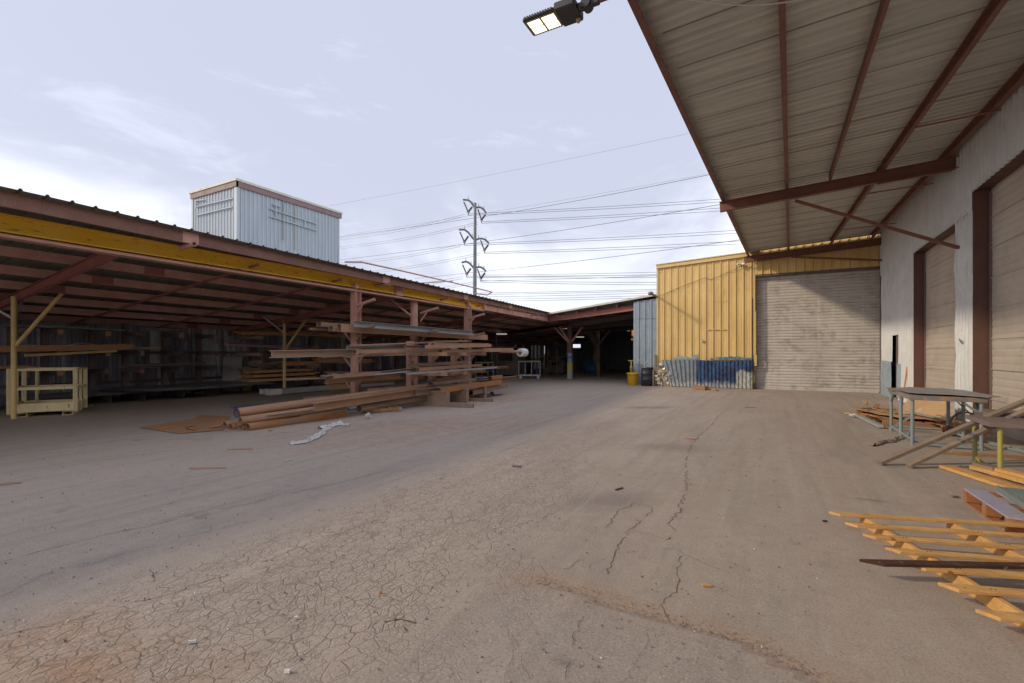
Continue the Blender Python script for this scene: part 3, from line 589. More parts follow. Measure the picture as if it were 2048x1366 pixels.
# ================= WAREHOUSE ON THE RIGHT =================
WH = empty('warehouse', (3.9, 12, 0), 'white corrugated warehouse with two beige roll-up doors under a steel canopy', 'building')
xw = 3.66; xp = 3.92
def wall(y0, y1, z0, z1, seed=0, wob=.0):
    m = MB(); m.sheet((xw, y1, z0), (0,-1,0), y1-y0, (0,0,1), z1-z0, (-1,0,0), .22, .06, .4, nv=max(2, int((z1-z0)/.5)), wob=wob, seed=seed); return m
D1 = (14.6, 18.32, 4.6); D2 = (9.55, 13.42, 5.0); GAP = (20.3, 21.4, 2.2)
ZT = 6.35
def cat(*ms):
    o = MB()
    for q in ms: o.add(q.v, q.f)
    return o
lo = cat(wall(GAP[1], 23.18, 1.27, 4.6, 1, .02), wall(GAP[0], GAP[1], GAP[2], 4.6, 1, .02), wall(D1[1], GAP[0], .0, 4.6, 2, .03), wall(D2[1], D1[0], 0, 4.6, 3, .045), wall(-8, D2[0], 0, 5.0, 5, .03))
obj('wall', lo, M['white_sheet'], WH)
up = cat(wall(13.45, 23.18, 4.57, ZT, 6, .01), wall(-8, 13.45, 4.97, ZT, 7, .01)); up.v = [(x-.03, y, z) for x, y, z in up.v]
obj('upper_wall', up, M['white_sheet'], WH)
for m in (wall(GAP[1]+.02, 23.1, .0, 1.29, 8, .03), wall(19.7, GAP[0]-.02, .1, 1.22, 9, .03)): m.v = [(x-.035, y, z) for x, y, z in m.v]; obj('skirt_sheet', m, M['grey_sheet'], WH, label='grey sheet patching the wall foot')
m = MB(); m.box((xw+.12, GAP[0]-.1, 0), (xw+.16, GAP[1]+1.6, 2.6)); m.box((xw+.05, GAP[1]+1.5, 0), (xw+.12, GAP[1]+1.6, 2.6)); m.box((xw+.05, GAP[0]-.1, 2.3), (xw+.12, GAP[1]+1.5, 2.35)); obj('doorway_shade_panels', m, M['black'], WH)  # black panels behind the doorway, standing for the shade inside
m = MB(); m.ext((xw+.05, 20.75, 0), (xw+.05, 20.75, 2.2), rect(.06, .5), up=(1,0,0)) if False else m.box((xw+.04, 20.3, 0), (xw+.08, 20.82, 2.18)); m.box((xw+.02, 20.8, 0), (xw+.07, 20.88, 2.2)); obj('man_door', m, M['dark_steel'], WH)
for (y0, y1, zt) in (D1, D2):
    m = MB(); m.box((xw-.02, y1, 0), (xp+.05, y1+.03, zt)); m.box((xw-.01, y0-.03, 0), (xp+.05, y0, zt)); m.box((xw-.005, y0, zt), (xp+.05, y1, zt+.05)); fr = obj('door_frame', m, M['jamb'] , WH)
    m = MB(); m.sheet((xp, y1, .02), (0,0,1), zt-.02, (0,-1,0), y1-y0, (-1,0,0), .15, .008, style='slat', nv=10, wob=.01)
    for k in range(1, 8): m.box((xp-.025, y0, k*zt/8), (xp-.012, y1, k*zt/8+.018))
    m.box((xp-.03, y0, 0), (xp, y1, .06)); obj('roll_up_door', m, M['roll_door'], WH)
    m = MB(); m.ext((xp-.04, y1-.05, 0), (xp-.04, y1-.05, zt-.1), Cc(.05, .05, .006), up=(1,0,0)); obj('guide_rail', m, M['dark_steel'], fr)
m = MB(); m.box((xw+.3, -8, 0), (12, 44, .01)); m.quad(V((xw-.02,-8,ZT)), V((12,-8,ZT+.4)), V((12,44,ZT+.4)), V((xw-.02,44,ZT))); m.box((11.9,-8,0.01),(12,44,ZT+.3)); obj('roof', m, M['roof_dark'], WH)
# bent hook on the wall
m = MB(); p = onx(1924, 683, xw-.06); m.path([p+V((0,.1,0)), p+V((-.04,.0,.05)), p+V((-.05,-.1,.0)), p+V((-.02,-.12,-.06))], .012, 6); obj('wire_hook', m, M['dark_steel'], WH)
m = MB(); m.tube(V((3.45, 18.75, 0)), V((3.62, 19.0, 1.15)), .02, 8); obj('metal_bar', m, M['orange'], None, 'orange bar leaning on the white wall beyond the first table', 'bar')
# ================= CANOPY =================
CP = empty('canopy', (1.5, 12, 5.8), 'red brown steel canopy with ribbed metal deck cantilevered from the warehouse', 'canopy')
zb = lambda x: 5.74 + .056*(x+1.2)            # top of the rafters / underside of purlins
x1f = lambda y: -1.62 + .0273*y
m = MB(); pts = []; y = -4.0; k = 0
while y < 23.05:
    for a, d in ((0,0),(.03,.035),(.07,.035),(.10,0),(.14,0)):
        pts.append((y + a/.14*.14, d))
    y += .19
n = len(pts); v = []
for s_ in (0, 1, 2):
    for (yy, d) in pts:
        xx = (x1f(yy)-.04, 1.2, 3.75)[s_]; v.append((xx, yy, zb(xx)+.205+d))
m.add(v, [(j*n+i, j*n+i+1, (j+1)*n+i+1, (j+1)*n+i) for j in (0,1) for i in range(n-1)])
DK = obj('roof_deck', m, M['deck'], CP)
m = MB(); y = -3.6
while y < 22.8: m.box((x1f(y)+.06, y, zb(-1)+.19), (x1f(y)+.0, y+.012, zb(-1)+.2)) if False else m.bar(V((x1f(y)+.1, y, zb(x1f(y))+.202)), V((3.6, y, zb(3.6)+.202)), .007, .007); y += .93
obj('seam', m, M['roof_dark'], DK)
def purl(xf, y0, y1, w=.075, h=.2, s=1, mt='primer_red'):
    m = MB(); m.ext((xf(y0), y0, zb(xf(y0))+.0), (xf(y1), y1, zb(xf(y1))+.0), Cc(w, h, .01, s)); return obj('purlin', m, M[mt], CP)
purl(x1f, -4, 22.95, .09, .262); 
purl(lambda y: -.1+.026*y, -4, 22.9, .075, .2, 1)
purl(lambda y: 1.2, -4, 14.2, .05, .19)
purl(lambda y: 2.78-.037*y, -4, 22.9, .075, .2, -1)
purl(lambda y: 3.73-.02*y-.02, -4, 22.9, .09, .2, -1)
for yy, xa in ((14.2, -1.32), (22.85, -1.12), (4.85, -1.6)):
    m = MB(); m.ext((xa, yy, zb(xa)-.27), (3.64, yy, zb(3.64)-.27), I_(.15, .265, .014, .012)); rf = obj('rafter', m, M['primer_red'], CP)
    if yy < 20: m = MB(); m.ext((2.15, yy, zb(2.15)-.30), (3.5, yy, zb(3.5)-.30), I_(.10, .03, .01, .05)); obj('haunch_plate', m, M['primer_red'], rf)
m = MB(); m.bar((.45, 14.2, 5.5), (3.62, 14.2, 3.95), .07, .07); obj('brace', m, M['primer_red'], CP)
m = MB(); m.bar((.6, 22.75, 5.55), (3.62, 22.75, 5.12), .07, .07); obj('brace', m, M['primer_red'], CP)
for yy in (11.75, 16.0, 20.3): m = MB(); m.tube((2.78-.037*yy, yy, 5.93), (3.66, yy, 5.97), .016, 8); obj('tie_rod', m, M['primer_dk'], CP)
# ---- flood lamp on its arm
lz = 5.1
FL = empty('flood_lamp', (-2.0, 4.6, lz), 'lit black LED flood lamp on an arm from the canopy edge', 'lamp')
m = MB(); m.box((-2.345, 4.455, lz+.0), (-1.98, 4.728, lz+.045)); m.box((-1.98, 4.445, lz-.012), (-1.76, 4.738, lz+.075)); obj('housing', m, M['lamp_body'], FL, bevel=.012)
m = MB()
for k in range(11): m.box((-2.32+k*.03, 4.729, lz+.012), (-2.302+k*.03, 4.737, lz+.04))
obj('cooling_fins', m, M['lamp_body'], FL); m = MB()
for k in range(11): m.box((-2.32+k*.03, 4.446, lz+.012), (-2.302+k*.03, 4.454, lz+.04))
obj('cooling_fins', m, M['lamp_body'], FL)
m = MB(); m.box((-2.32, 4.474, lz-.003), (-1.985, 4.708, lz+.0)); obj('lens_frame', m, pm('olive_lens_frame', (.42,.36,.12), (.34,.3,.1)), FL)
for (a, b) in ((-2.30, -2.162), (-2.138, -2.0)):
    for (c, d) in ((4.492, 4.582), (4.598, 4.69)):
        m = MB(); m.box((a, c, lz-.006), (b, d, lz+.001)); obj('led_panel', m, M['lens'], FL)
m = MB(); m.lathe((-1.80, 4.685, lz-.045), [(.018,0),(.024,.01),(.024,.035)], 14); obj('sensor', m, M['tan'], FL)
m = MB(); m.box((-1.76, 4.55, lz-.0), (-1.70, 4.63, lz+.06)); m.tube((-1.67, 4.53, lz+.03), (-1.67, 4.65, lz+.03), .05, 18); m.box((-1.67, 4.56, lz+.0), (-1.54, 4.62, lz+.06)); obj('knuckle', m, M['lamp_body'], FL, bevel=.006)
m = MB(); m.tube((-1.54, 4.59, lz+.03), (-.95, 4.59, lz+.03), .024, 14); m.tube((-1.05, 4.59, lz+.0), (-1.05, 4.59, 5.95), .024, 14); obj('arm', m, M['primer_red'], FL)
m = MB(); P = []
for t in range(17):
    u = t/16; q = ond(1362+u*262, -4 + 14*math.sin(math.pi*u)*1.0, 5.55); P.append(q)
P = [V((-1.35,5.45,5.72))] + P + [V((.5,5.7,5.8))]
m.path(P, .008, 6); obj('hanging_cable', m, M['white'], None, 'thin white cable sagging under the near end of the canopy', 'cable')
# ================= TOWER =================
TW = empty('tower_building', (-33, 22, 0), 'tall pale blue ribbed metal tower rising behind the open shed', 'building')
tx, ty = -30.0, 18.0; tl = ony(386.5, 390, ty).x; tr = onx(679, 437, tx).y; th = 12.15
m = MB(); m.sheet((tl, ty, 0), (1,0,0), tx-tl, (0,0,1), th, (0,-1,0), .34, .06, .4, style='trap'); obj('wall', m, M['tower_lit'], TW)
m = MB(); m.sheet((tx, ty, 0), (0,1,0), tr-ty, (0,0,1), th, (1,0,0), .3, .06, .4, style='trap'); obj('wall', m, M['tower'], TW)
m = MB(); m.box((tx-.2, ty-.08, 0), (tx+.09, ty+.12, th)); m.box((tl-.05, ty-.09, 0), (tl+.12, ty+.1, th)); obj('corner_trim', m, M['tower'], TW)
m = MB(); m.box((tl-.1, ty-.14, th), (tx+.14, ty, th+.35)); m.box((tx, ty-.137, th), (tx+.14, tr+.1, th+.35)); obj('fascia', m, pm('mauve_fascia', (.28,.20,.21), (.24,.17,.18)), TW)
m = MB(); m.box((tl-.2, ty-.2, th+.35), (tx+.2, tr+.15, th+.5)); obj('roof', m, M['roof_white'], TW)
m = MB(); 
def conduit(face, pts): 
    m = MB(); P = [(ony(a, b, ty-.13) if face == 0 else onx(a, b, tx+.13)) for a, b in pts]; m.path(P, .045, 6); obj('conduit', m, M['tower'], TW)
conduit(0, [(392,401),(409,400)]); conduit(0, [(392,414),(464,397)]); conduit(0, [(393,431),(464,414)]); conduit(0, [(392,401),(392,414)])
conduit(1, [(538,417),(633,448)]); conduit(1, [(540,433),(633,461)]); conduit(1, [(544,408),(561,414)]); conduit(1, [(552,410),(552,437)]); conduit(1, [(610,440),(610,455)])
m = MB(); m.tube(onx(567, 400, tx+.1), onx(567, 480, tx+.1), .04, 6); m.tube(onx(590, 410, tx+.1), onx(590, 500, tx+.1), .03, 6); obj('rust_streak', m, pm('faded_rust_streak', (.42,.36,.25), (.45,.42,.36)), TW)
# ================= PYLON + WIRES =================
PD = 150.0; PS = PD / F0
PY = empty('power_pylon', ond(949, 705, PD) * 1.0, 'tall grey steel power pylon with three tiers of curved arms', 'pylon')
PY.location.z = 0
def pp(px, py, dD=0): return ond(px, py, PD + dD)
b0 = pp(949, 705); b0.z = 0; t0 = pp(950.4, 406)
m = MB(); m.tube(b0, t0, .75, 16, r1=.42); obj('mast', m, M['pylon'], PY)
def arm(pts, tip, hang, r=.3):
    m = MB(); P = [pp(*q) for q in pts]; m.path(P, r, 8)
    for q in pts[1::2]: c = pp(*q); m.tube(c, c+V((0,0,1.1)), .1, 5)
    a = obj('arm', m, M['pylon'], PY)
    for s_ in tip:
        m = MB(); p, q = pp(*s_), pp(*hang); m.tube(p.lerp(q, .1), p.lerp(q, .95), .3 if s_ is tip[1] else .2, 8); obj('insulator', m, M['insul'], a)
    m = MB(); m.tube(pp(*hang), pp(hang[0], hang[1]+6), .14, 5); m.bar(pp(hang[0]-3, hang[1]), pp(hang[0]+3, hang[1]+1), .2, .2); obj('clamp', m, M['insul'], a)
Zs = lambda x, y: (880 + x/6.207, 380 + y/6.207)
A3 = [([(437,225),(410,190),(385,150),(350,125),(285,120)], [(290,135),(405,205)], (350,272)),
      ([(440,220),(480,213),(515,220),(545,245),(575,290)], [(465,225),(570,300)], (515,370)),
      ([(435,628),(400,590),(350,525),(305,492),(235,492)], [(240,505),(357,565)], (302,645)),
      ([(440,622),(480,605),(530,603),(570,622),(608,665)], [(500,610),(603,675)], (550,748)),
      ([(420,970),(385,930),(355,900),(320,888),(268,900)], [(275,915),(388,965)], (332,1045)),
      ([(440,968),(480,955),(510,958),(545,980),(570,1012)], [(460,970),(563,1020)], (508,1100))]
for pts, tip, hg in A3: arm([Zs(*p) for p in pts], [Zs(*p) for p in tip], Zs(*hg))
def wire(name, pts, rpx, mat, lab, grp=None, D0=PD, D1=None, sag=0):
    D1 = D1 or D0; m = MB(); n = 18; P = []
    (xa, ya), (xb, yb) = pts
    for i in range(n+1):
        u = i/n; iD = (1-u)/D0 + u/D1; P.append(ond(xa+(xb-xa)*u, ya+(yb-ya)*u + sag*math.sin(math.pi*u), 1/iD))
    r = rpx * (min(D0, D1)) / F0; m.path(P, r, 5); obj(name, m, mat, None, lab, 'wire', grp)
G1 = 'twin conductors strung from the pylon arms'
for i, (hg) in enumerate([a[2] for a in A3]):
    hx, hy = Zs(*hg); hy += 5; nm = ['upper','upper','middle','middle','lower','lower'][i]; sd = ['outer','inner'][i % 2]
    yr = [396,414,461,483,548,566][i]; yl = [478,496,527,550,580,600][i]
    for j in (0, 1):
        wire('power_line', ((hx, hy+3*j-1), (1500, yr-2+6*j)), .42, M['wire'], 'twin power lines leading from the pylon arms', G1, PD, 150, 2.0)
        wire('power_line', ((hx-8, hy+4*j), (660, yl+4*j)), .36, M['wire_far'], 'twin power lines leading from the pylon arms', G1, PD, 260, 6)
for (a, b, l, s) in (((670,475),(1445,344),'highest of three dark cables crossing behind the pylon', 9), ((680,520),(1470,404),'middle one of three dark cables crossing behind the pylon', 6), ((830,557),(1500,477),'lowest of three dark cables crossing behind the pylon', 4)):
    wire('cable', (a, b), .6, M['wire'], l, None, 190, 90, s)
for (a, b, l) in (((560,430),(1400,262),'faint highest line far above the pylon'), ((690,470),(1430,345),'faint thin line just above the pylon top')):
    wire('power_line', (a, b), .25, M['wire_far'], l, None, 230, 170, 4)
for k, (ya, yb) in enumerate(((584,580),(587,583),(592,587),(597,592),(601,596),(548,546),(552,551),(560,553))):
    wire('power_line', ((960, ya+2), (1330, yb-2)), .4, M['wire'], 'thin level power line low above the dark shed roof', 'level power lines low above the dark shed', 170, 150, 1)
SUN_E = 2.2
# ================= RACK A (tall posts along the shed front) =================
RA = empty('cantilever_rack', (-11.3, 13, 0), 'tall brown cantilever rack with pipe arms standing at the open shed front', 'rack')
for (x, y, kind) in ((-10.98, 10.08, 'h'), (-11.0, 13.05, 'r'), (-10.98, 16.0, 'h')):
    if kind == 'h':
        m = MB(); m.ext((x, y, 0), (x, y, 3.50), I_(.24, .2, .018, .014), up=(0,1,0)); m.box((x+.125, y-.13, 0), (x+.215, y+.0, 1.75)); m.box((x+.02, y-.06, 3.50), (x+.17, y+.06, 3.62))
        p = obj('post', m, M['primer'], RA)
    else:
        m = MB(); m.tube((x-.2, y, 2.2), (x-.2, y, 2.21), .14, 20); m.box((x-.3, y-.1, 0), (x-.1, y+.1, .02)); p = obj('base_plate', m, M['primer'], RA)
    for s_, zs in ((1, (2.98, 2.22, 1.45, .80)), (-1, (2.22, 1.45, .80))):
        for z in zs:
            if s_ > 0 and kind == 'r' and z < 2: continue
            m = MB(); a = V((x+.1*s_, y, z)); t = V((x+.88*s_, y-.02, z+.15)); m.tube(a, t, .045, 12, hollow=.012); m.bar(V((x+.1*s_, y, z-.28)), a.lerp(t, .42), .035, .05)
            obj('arm', m, M['primer'] if z > 2.5 else M['stock2'], RA)
# ================= RACK B (low, arms toward the yard) =================
RB = empty('low_cantilever_rack', (-10, 12.7, 0), 'low brown cantilever rack with box arms and deep base beams facing the yard', 'rack')
for (xc, y, xe) in ((-10.0, 11.4, -8.47), (-10.1, 12.6, -8.6), (-10.2, 14.0, -8.8)):
    m = MB(); m.ext((xc, y, .0), (xc, y, 1.95), I_(.2, .14, .014, .012), up=(0,1,0)); obj('post', m, M['primer'], RB)
    m = MB(); m.ext((xc-.3, y, 0), (xe, y, 0), I_(.14, .44, .016, .012)); m.box((xe-.01, y-.07, .01), (xe+.004, y+.07, .43)); obj('base_beam', m, M['stock2'], RB)
    for z in (.90, 1.50):
        m = MB(); m.ext((xc+.08, y, z), (xe+.0, y, z), rect(.10, .11), rin(.10, .11, .012)); m.add([(xc+.08, y-.01, z), (xc+.08, y-.01, z-.25), (xc+.4, y-.01, z)], [(0,1,2)]); obj('arm', m, M['stock'], RB)
# ================= STOCK =================
def stock(nm, kind, X, a, b, w, h, mt, lab, s=1, X2=None, t=.009, endc=None, n=20, grp=None):
    """a, b: picture points of the lower edge at each end; X: the vertical plane it lies in"""
    p0 = onx(a[0], a[1], X); p1 = onx(b[0], b[1], X2 if X2 is not None else X)
    m = MB(); inner = None
    if kind == 'I': L = I_(w, h, .016, .01)
    elif kind == 'C': L = Cc(w, h, t, s)
    elif kind == 'L': L = L_(w, h, t, s)
    elif kind == 'T': L = rect(w, h); inner = rin(w, h, t)
    elif kind == 'B': L = rect(w, h)
    else:
        r = h/2; L = [(r*math.cos(6.2832*i/n), r + r*math.sin(6.2832*i/n)) for i in range(n)]; q = r - t; inner = [(q*math.cos(6.2832*i/n), r + q*math.sin(6.2832*i/n)) for i in range(n)]
    m.ext(p0, p1, L, inner, smooth=(kind == 'P'))
    if isinstance(mt, str): mt = M[mt]
    o = obj(nm, m, mt, None, lab, nm.replace('_', ' ').split()[-1], grp)
    if endc:
        d = (p1-p0).normalized(); m2 = MB(); L2 = [(x*1.03, (y-h/2)*1.03+h/2) for x, y in L]; m2.ext(p0-d*.004, p0+d*.012, L2, inner, smooth=False); obj('painted_end', m2, M[endc], o)
    return o
# level 1
stock('steel_channel', 'C', -10.35, (711,654), (948,671), .14, .17, 'silver', 'grey steel channel on the topmost rack arms, nearest the yard', 1)
stock('steel_channel', 'T', -10.62, (678,664), (972,680), .16, .22, 'stock', 'brown box channel on the topmost arms beside the grey channel')
stock('steel_tube', 'T', -10.9, (661,662.5), (940,678), .18, .15, 'stock', 'brown box tube with open end, behind the channels on the topmost arms')
stock('steel_tube', 'T', -11.75, (637,653), (905,668), .2, .13, 'stock2', 'pale brown flat tube jutting furthest over the back of the topmost arms')
stock('steel_channel', 'C', -12.0, (617,660), (850,673), .12, .07, 'stock2', 'thin brown channel lowest at the back of the topmost arms', -1)
stock('steel_tube', 'T', -10.75, (779,667), (905,675), .08, .05, 'stock', 'slim bar tucked under the topmost bundle of channels')
# level 2
stock('steel_beam', 'I', -9.78, (542.5,716), (712,711), .17, .17, 'stock2', 'long pale brown I-beam jutting far out of the rack towards the yellow pole')
stock('steel_tube', 'T', -9.45, (709,707), (885,704), .14, .10, 'stock', 'brown box tube with open end beside the jutting I-beam')
stock('steel_channel', 'C', -9.35, (698,692.5), (932,683), .11, .035, 'stock', 'thin slanting brown channel on top of the middle rack load', -1)
stock('steel_channel', 'C', -9.5, (695,698), (815,695), .10, .08, 'silver', 'grey channel with a pointed end on the middle load', 1)
stock('steel_tube', 'T', -8.85, (845,697), (979,694), .16, .10, 'stock', 'brown box tube with blue painted open end', 1, endc='blue_tape')
stock('steel_channel', 'C', -9.2, (812,696), (900,695), .1, .08, 'stock2', 'short brown channel behind the blue ended tube', 1)
stock('steel_tube', 'T', -9.15, (865,690), (976,690), .14, .06, 'stock2', 'flat brown tube lying on the blue ended tube bundle')
stock('steel_tube', 'T', -8.95, (880,705), (965,703), .14, .09, 'stock2', 'dull brown box tube right under the blue ended tube')
stock('steel_tube', 'T', -9.2, (963,704), (1024,703), .14, .14, 'stock', 'orange brown tube reaching past the end of the middle load')
stock('steel_pipe', 'P', -9.3, (1000,706), (1044,706), .1, .11, 'stock', 'brown pipe end poking through the white plastic roll')
stock('steel_angle', 'L', -9.9, (770,712), (862,709), .12, .05, 'stock2', 'thin angle hanging low under the middle load', 1)
stock('steel_channel', 'C', -10.4, (865,684), (938,683), .12, .05, 'stock', 'short brown channel at the back of the middle load', 1)
stock('steel_tube', 'T', -10.8, (720,705), (905,697), .12, .09, 'stock2', 'brown box tube deep inside the middle load behind the posts')
stock('steel_pipe', 'P', -10.5, (690,752), (880,740), .1, .08, 'stock', 'brown pipe deep inside the third level load')
stock('steel_angle', 'L', -11.4, (700,659), (900,669), .1, .07, 'silver', 'grey angle at the back of the topmost arms')
stock('steel_tube', 'T', -11.6, (640,716), (860,709), .14, .1, 'stock2', 'dim box tube on the shed side arms of the tall rack')
stock('steel_channel', 'C', -11.7, (655,771), (850,757), .14, .1, 'stock', 'dim brown channel low on the shed side arms')
# white roll
p = onx(1040, 706, -9.3); q = onx(1050, 706, -9.3); m = MB(); m.tube(p+V((0,0,.02)), p+V((0,.45,.02)), .17, 22, hollow=.09)
for k in range(3): m.tube(p+V((0,.02+.14*k,.02)), p+V((0,.08+.14*k,.02)), .178, 22, hollow=.02)
obj('plastic_roll', m, M['white'], None, 'white plastic hose coil hung on the far end of the middle load', 'hose')
# level 3
stock('steel_beam', 'I', -10.3, (651,767), (800,757), .18, .19, 'stock', 'brown I-beam at the near end of the third level')
stock('steel_angle', 'L', -10.15, (646,753), (760,746), .2, .03, 'silver', 'thin grey angle lying on the third level I-beam', 1)
stock('steel_channel', 'C', -9.75, (664,757), (765,749), .13, .07, 'stock', 'brown channel in front of the third level I-beam', -1)
stock('steel_pipe', 'P', -11.7, (568,762), (660,758), .05, .06, 'stock', 'thin brown pipe reaching to the foot of the yellow pole')
stock('steel_channel', 'C', -9.5, (764,747), (833,739), .11, .06, 'stock2', 'short brown channel with open end ahead of the green ended box', 1)
stock('steel_angle', 'L', -9.1, (753,750), (816,744), .1, .03, 'silver', 'slim grey angle with orange tip on the third level', 1)
stock('steel_angle', 'L', -9.75, (818,734), (939,727), .12, .10, 'stock2', 'broad brown angle highest on the third level', 1)
stock('steel_tube', 'T', -9.45, (830,741), (962,733), .1, .09, 'stock2', 'brown box tube with green painted end', endc='green')
stock('steel_tube', 'T', -9.2, (836,743), (940,734), .11, .10, 'stock', 'brown box tube beside the green ended one')
stock('steel_angle', 'L', -8.75, (815,749), (997,736), .11, .045, 'silver', 'long grey angle along the yard side of the third level', 1)
stock('steel_channel', 'C', -9.3, (957,737), (1015,736), .13, .07, 'stock', 'brown channel reaching furthest along the third level', 1)
stock('steel_beam', 'I', -11.9, (720,768), (815,762), .16, .14, 'stock2', 'dim brown I-beam low behind the rack posts')
# level 4
stock('steel_pipe', 'P', -9.75, (473,835.5), (868,777), .2, .20, 'stock', 'long brown steel pipe with blue rim leading the lowest load', endc='blue_tape', t=.012, n=28)
stock('steel_beam', 'I', -9.2, (628,822), (834,790), .17, .185, 'stock', 'rusty I-beam in front of the blue rimmed pipe')
stock('steel_beam', 'I', -9.12, (831,791), (890,783.5), .17, .17, 'stock2', 'dark brown I-beam between the rusty beam and the orange channel')
stock('steel_channel', 'C', -8.85, (878,786), (1001,768.5), .14, .16, 'stock_or', 'bright orange rusted channel on the base beams', -1)
stock('steel_channel', 'C', -9.35, (960,767), (1035,757), .15, .12, 'stock', 'round nosed brown channel ending furthest along the lowest load', 1)
stock('steel_tube', 'T', -9.1, (980,760), (1002,757), .16, .13, 'stock_or', 'short orange box tube on top of the lowest load')
stock('steel_tube', 'T', -9.5, (862,770), (950,761), .15, .08, 'stock2', 'brown tube with dark blue end on the lowest load', endc='blue_tape')
stock('steel_angle', 'L', -9.95, (859,768), (939,756), .2, .14, 'stock2', 'tall brown angle at the back of the lowest load', 1)
stock('steel_channel', 'C', -9.35, (820,784), (1001,762), .14, .06, 'stock', 'flat brown channel laid over the lowest beams', 1)
stock('flat_bar', 'B', -9.3, (656,809), (790,791), .14, .025, 'grey_wood', 'pale flat bar lying on the rusty I-beam')
stock('steel_angle', 'L', -9.9, (739,781), (870,771), .14, .05, 'stock', 'thin brown angle behind the long pipe', 1)
stock('steel_angle', 'L', -10.3, (610,798.5), (760,783), .12, .04, 'stock2', 'thin brown angle just behind the blue rimmed pipe', 1)
stock('steel_pipe', 'P', -9.35, (718,825), (862,800), .17, .20, 'stock2', 'stout brown pipe with open end beside the small pallet', t=.014, n=26)
stock('steel_pipe', 'P', -9.65, (697,822), (760,812), .08, .09, 'silver', 'small grey pipe beside the stout open pipe', t=.008)
stock('steel_tube', 'T', -9.0, (939,790), (1009,775), .3, .16, 'stock2', 'dark brown timber-like box beam beyond the base beams')
# ground pipes (right to left)
stock('steel_pipe', 'P', -9.45, (495,863.5), (689,836), .16, .175, 'stock_or', 'rusty pipe on the ground nearest the yard', t=.011, n=26)
stock('steel_pipe', 'P', -9.66, (481,863), (600,846), .15, .165, 'stock', 'rusty pipe on the ground, second from the yard side', t=.011, n=26)
stock('steel_pipe', 'P', -9.9, (461,863), (500,857), .15, .165, 'stock_or', 'short rusty pipe with a torn lip on the ground', t=.011, n=26)
stock('steel_pipe', 'P', -10.15, (449,859.5), (560,843), .16, .175, 'stock', 'rusty pipe on the ground furthest from the yard', t=.011, n=26)
stock('steel_pipe', 'P', -9.57, (480,850), (690,818), .16, .17, 'stock', 'brown pipe stacked between the blue rimmed pipe and the ground pipes', t=.011, n=26)
stock('steel_channel', 'C', -9.3, (535,834), (690,814), .08, .035, 'stock2', 'thin tapering channel lying over the stacked pipe', 1)
# wrapped grey tubes on the shed floor
for k, (x, a, b, h, l) in enumerate(((-16.3, (535,790), (785,769), .24, 'long grey wrapped tube on the shed floor beyond the rack'), (-16.62, (524,788), (700,774), .2, 'shorter grey tube behind the wrapped one on the shed floor'))):
    o = stock('wrapped_tube', 'T', x, a, b, .24, h*.82, 'sheet_grey', l)
    p0 = onx(a[0], a[1], x); m = MB(); m.box((x-.13, p0.y-.02, p0.z-.01), (x+.13, p0.y+.5, p0.z+h*.82+.012)); obj('end_wrap', m, M['plastic'], o)
    if k == 0:
        m = MB(); p1 = onx(657, 780, x); m.box((x-.125, p1.y, p1.z-.012), (x+.125, p1.y+1.6, p1.z+h*.82+.009)); obj('brown_wrap', m, M['cardboard'], o)
        m = MB(); m.box((x-.13, p1.y+1.1, p1.z-.016), (x+.13, p1.y+1.2, p1.z+h*.82+.013)); obj('strap', m, M['white'], o)
m = MB(); m.add([ong(278,854.5,.012), ong(356,867,.012), ong(446,860,.012), ong(462,832,.012), ong(400,830,.012), ong(385,838,.012)], [(0,1,2,3,4,5)])
obj('steel_plate', m, M['stock_or'], None, 'large orange rusted steel plate lying flat beside the pipes', 'plate')
for (pts, lab) in ((((372,851),(386,849),(388,851),(374,853.5)), 'narrow rust strip lying on the orange plate'), (((420,853),(446,848),(446,851),(424,856)), 'bent rust strip by the ground pipes'), (((376,854),(392,858),(390,860),(372,856)),'short curled rust strip on the orange plate')):
    m = MB(); m.add([ong(a, b, .03) for a, b in pts], [(0,1,2,3)]); m.add([ong(a, b, .024) for a, b in pts], [(3,2,1,0)]); obj('metal_strip', m, M['stock'], None, lab, 'strip')
m = MB(); m.add([ong(a, b, .02) for a, b in ((457,814.5),(492,808),(560,806),(600,804),(590,809),(500,815))], [(0,1,2,3,4,5)]); obj('thin_sheet', m, M['plate'], None, 'thin dark sheet on the floor behind the long pipe', 'sheet')
# ================= small pallet and blocks by the rack =================
def pallet(name, c, ang, L, W, H, mt, lab, slats=7, blocks=False, z=0, mt2=None):
    ca, sa = math.cos(ang), math.sin(ang); c = V((c[0], c[1], z))
    T = lambda x, y, zz: c + V((x*ca - y*sa, x*sa + y*ca, zz))
    t = empty(name, c, lab, 'pallet')
    def bx(nm, lo, hi, m_):
        m = MB(); vs = [T(x, y, zz) for zz in (lo[2], hi[2]) for x, y in ((lo[0],lo[1]),(hi[0],lo[1]),(hi[0],hi[1]),(lo[0],hi[1]))]
        m.add(vs, [(0,3,2,1),(4,5,6,7),(0,1,5,4),(1,2,6,5),(2,3,7,6),(3,0,4,7)]); return obj(nm, m, m_, t, bevel=.003)
    m2 = mt2 or mt
    for y in (0, W/2-.02, W-.04): 
        if blocks:
            for x in (0, L/2-.06, L-.12): bx('block', (x, y-.02 if y else 0, .022), (x+.12, y+.07, H-.045), m2)
            bx('stringer', (0, y-.02 if y else 0, H-.045), (L, y+.07, H-.02), m2)
        else: bx('stringer', (.0, y, .018), (L, y+.04, H-.018), m2)
    w = L/(slats*1.35)
    for i in range(slats): x = i*(L-w)/(slats-1); bx('deck_board', (x, -.002, H-.018), (x+w, W+.002, H), mt)
    for x in (0.001, L/2-.05, L-.101): bx('bottom_board', (x, 0.001, 0), (x+.1, W, .018), m2)
    return t
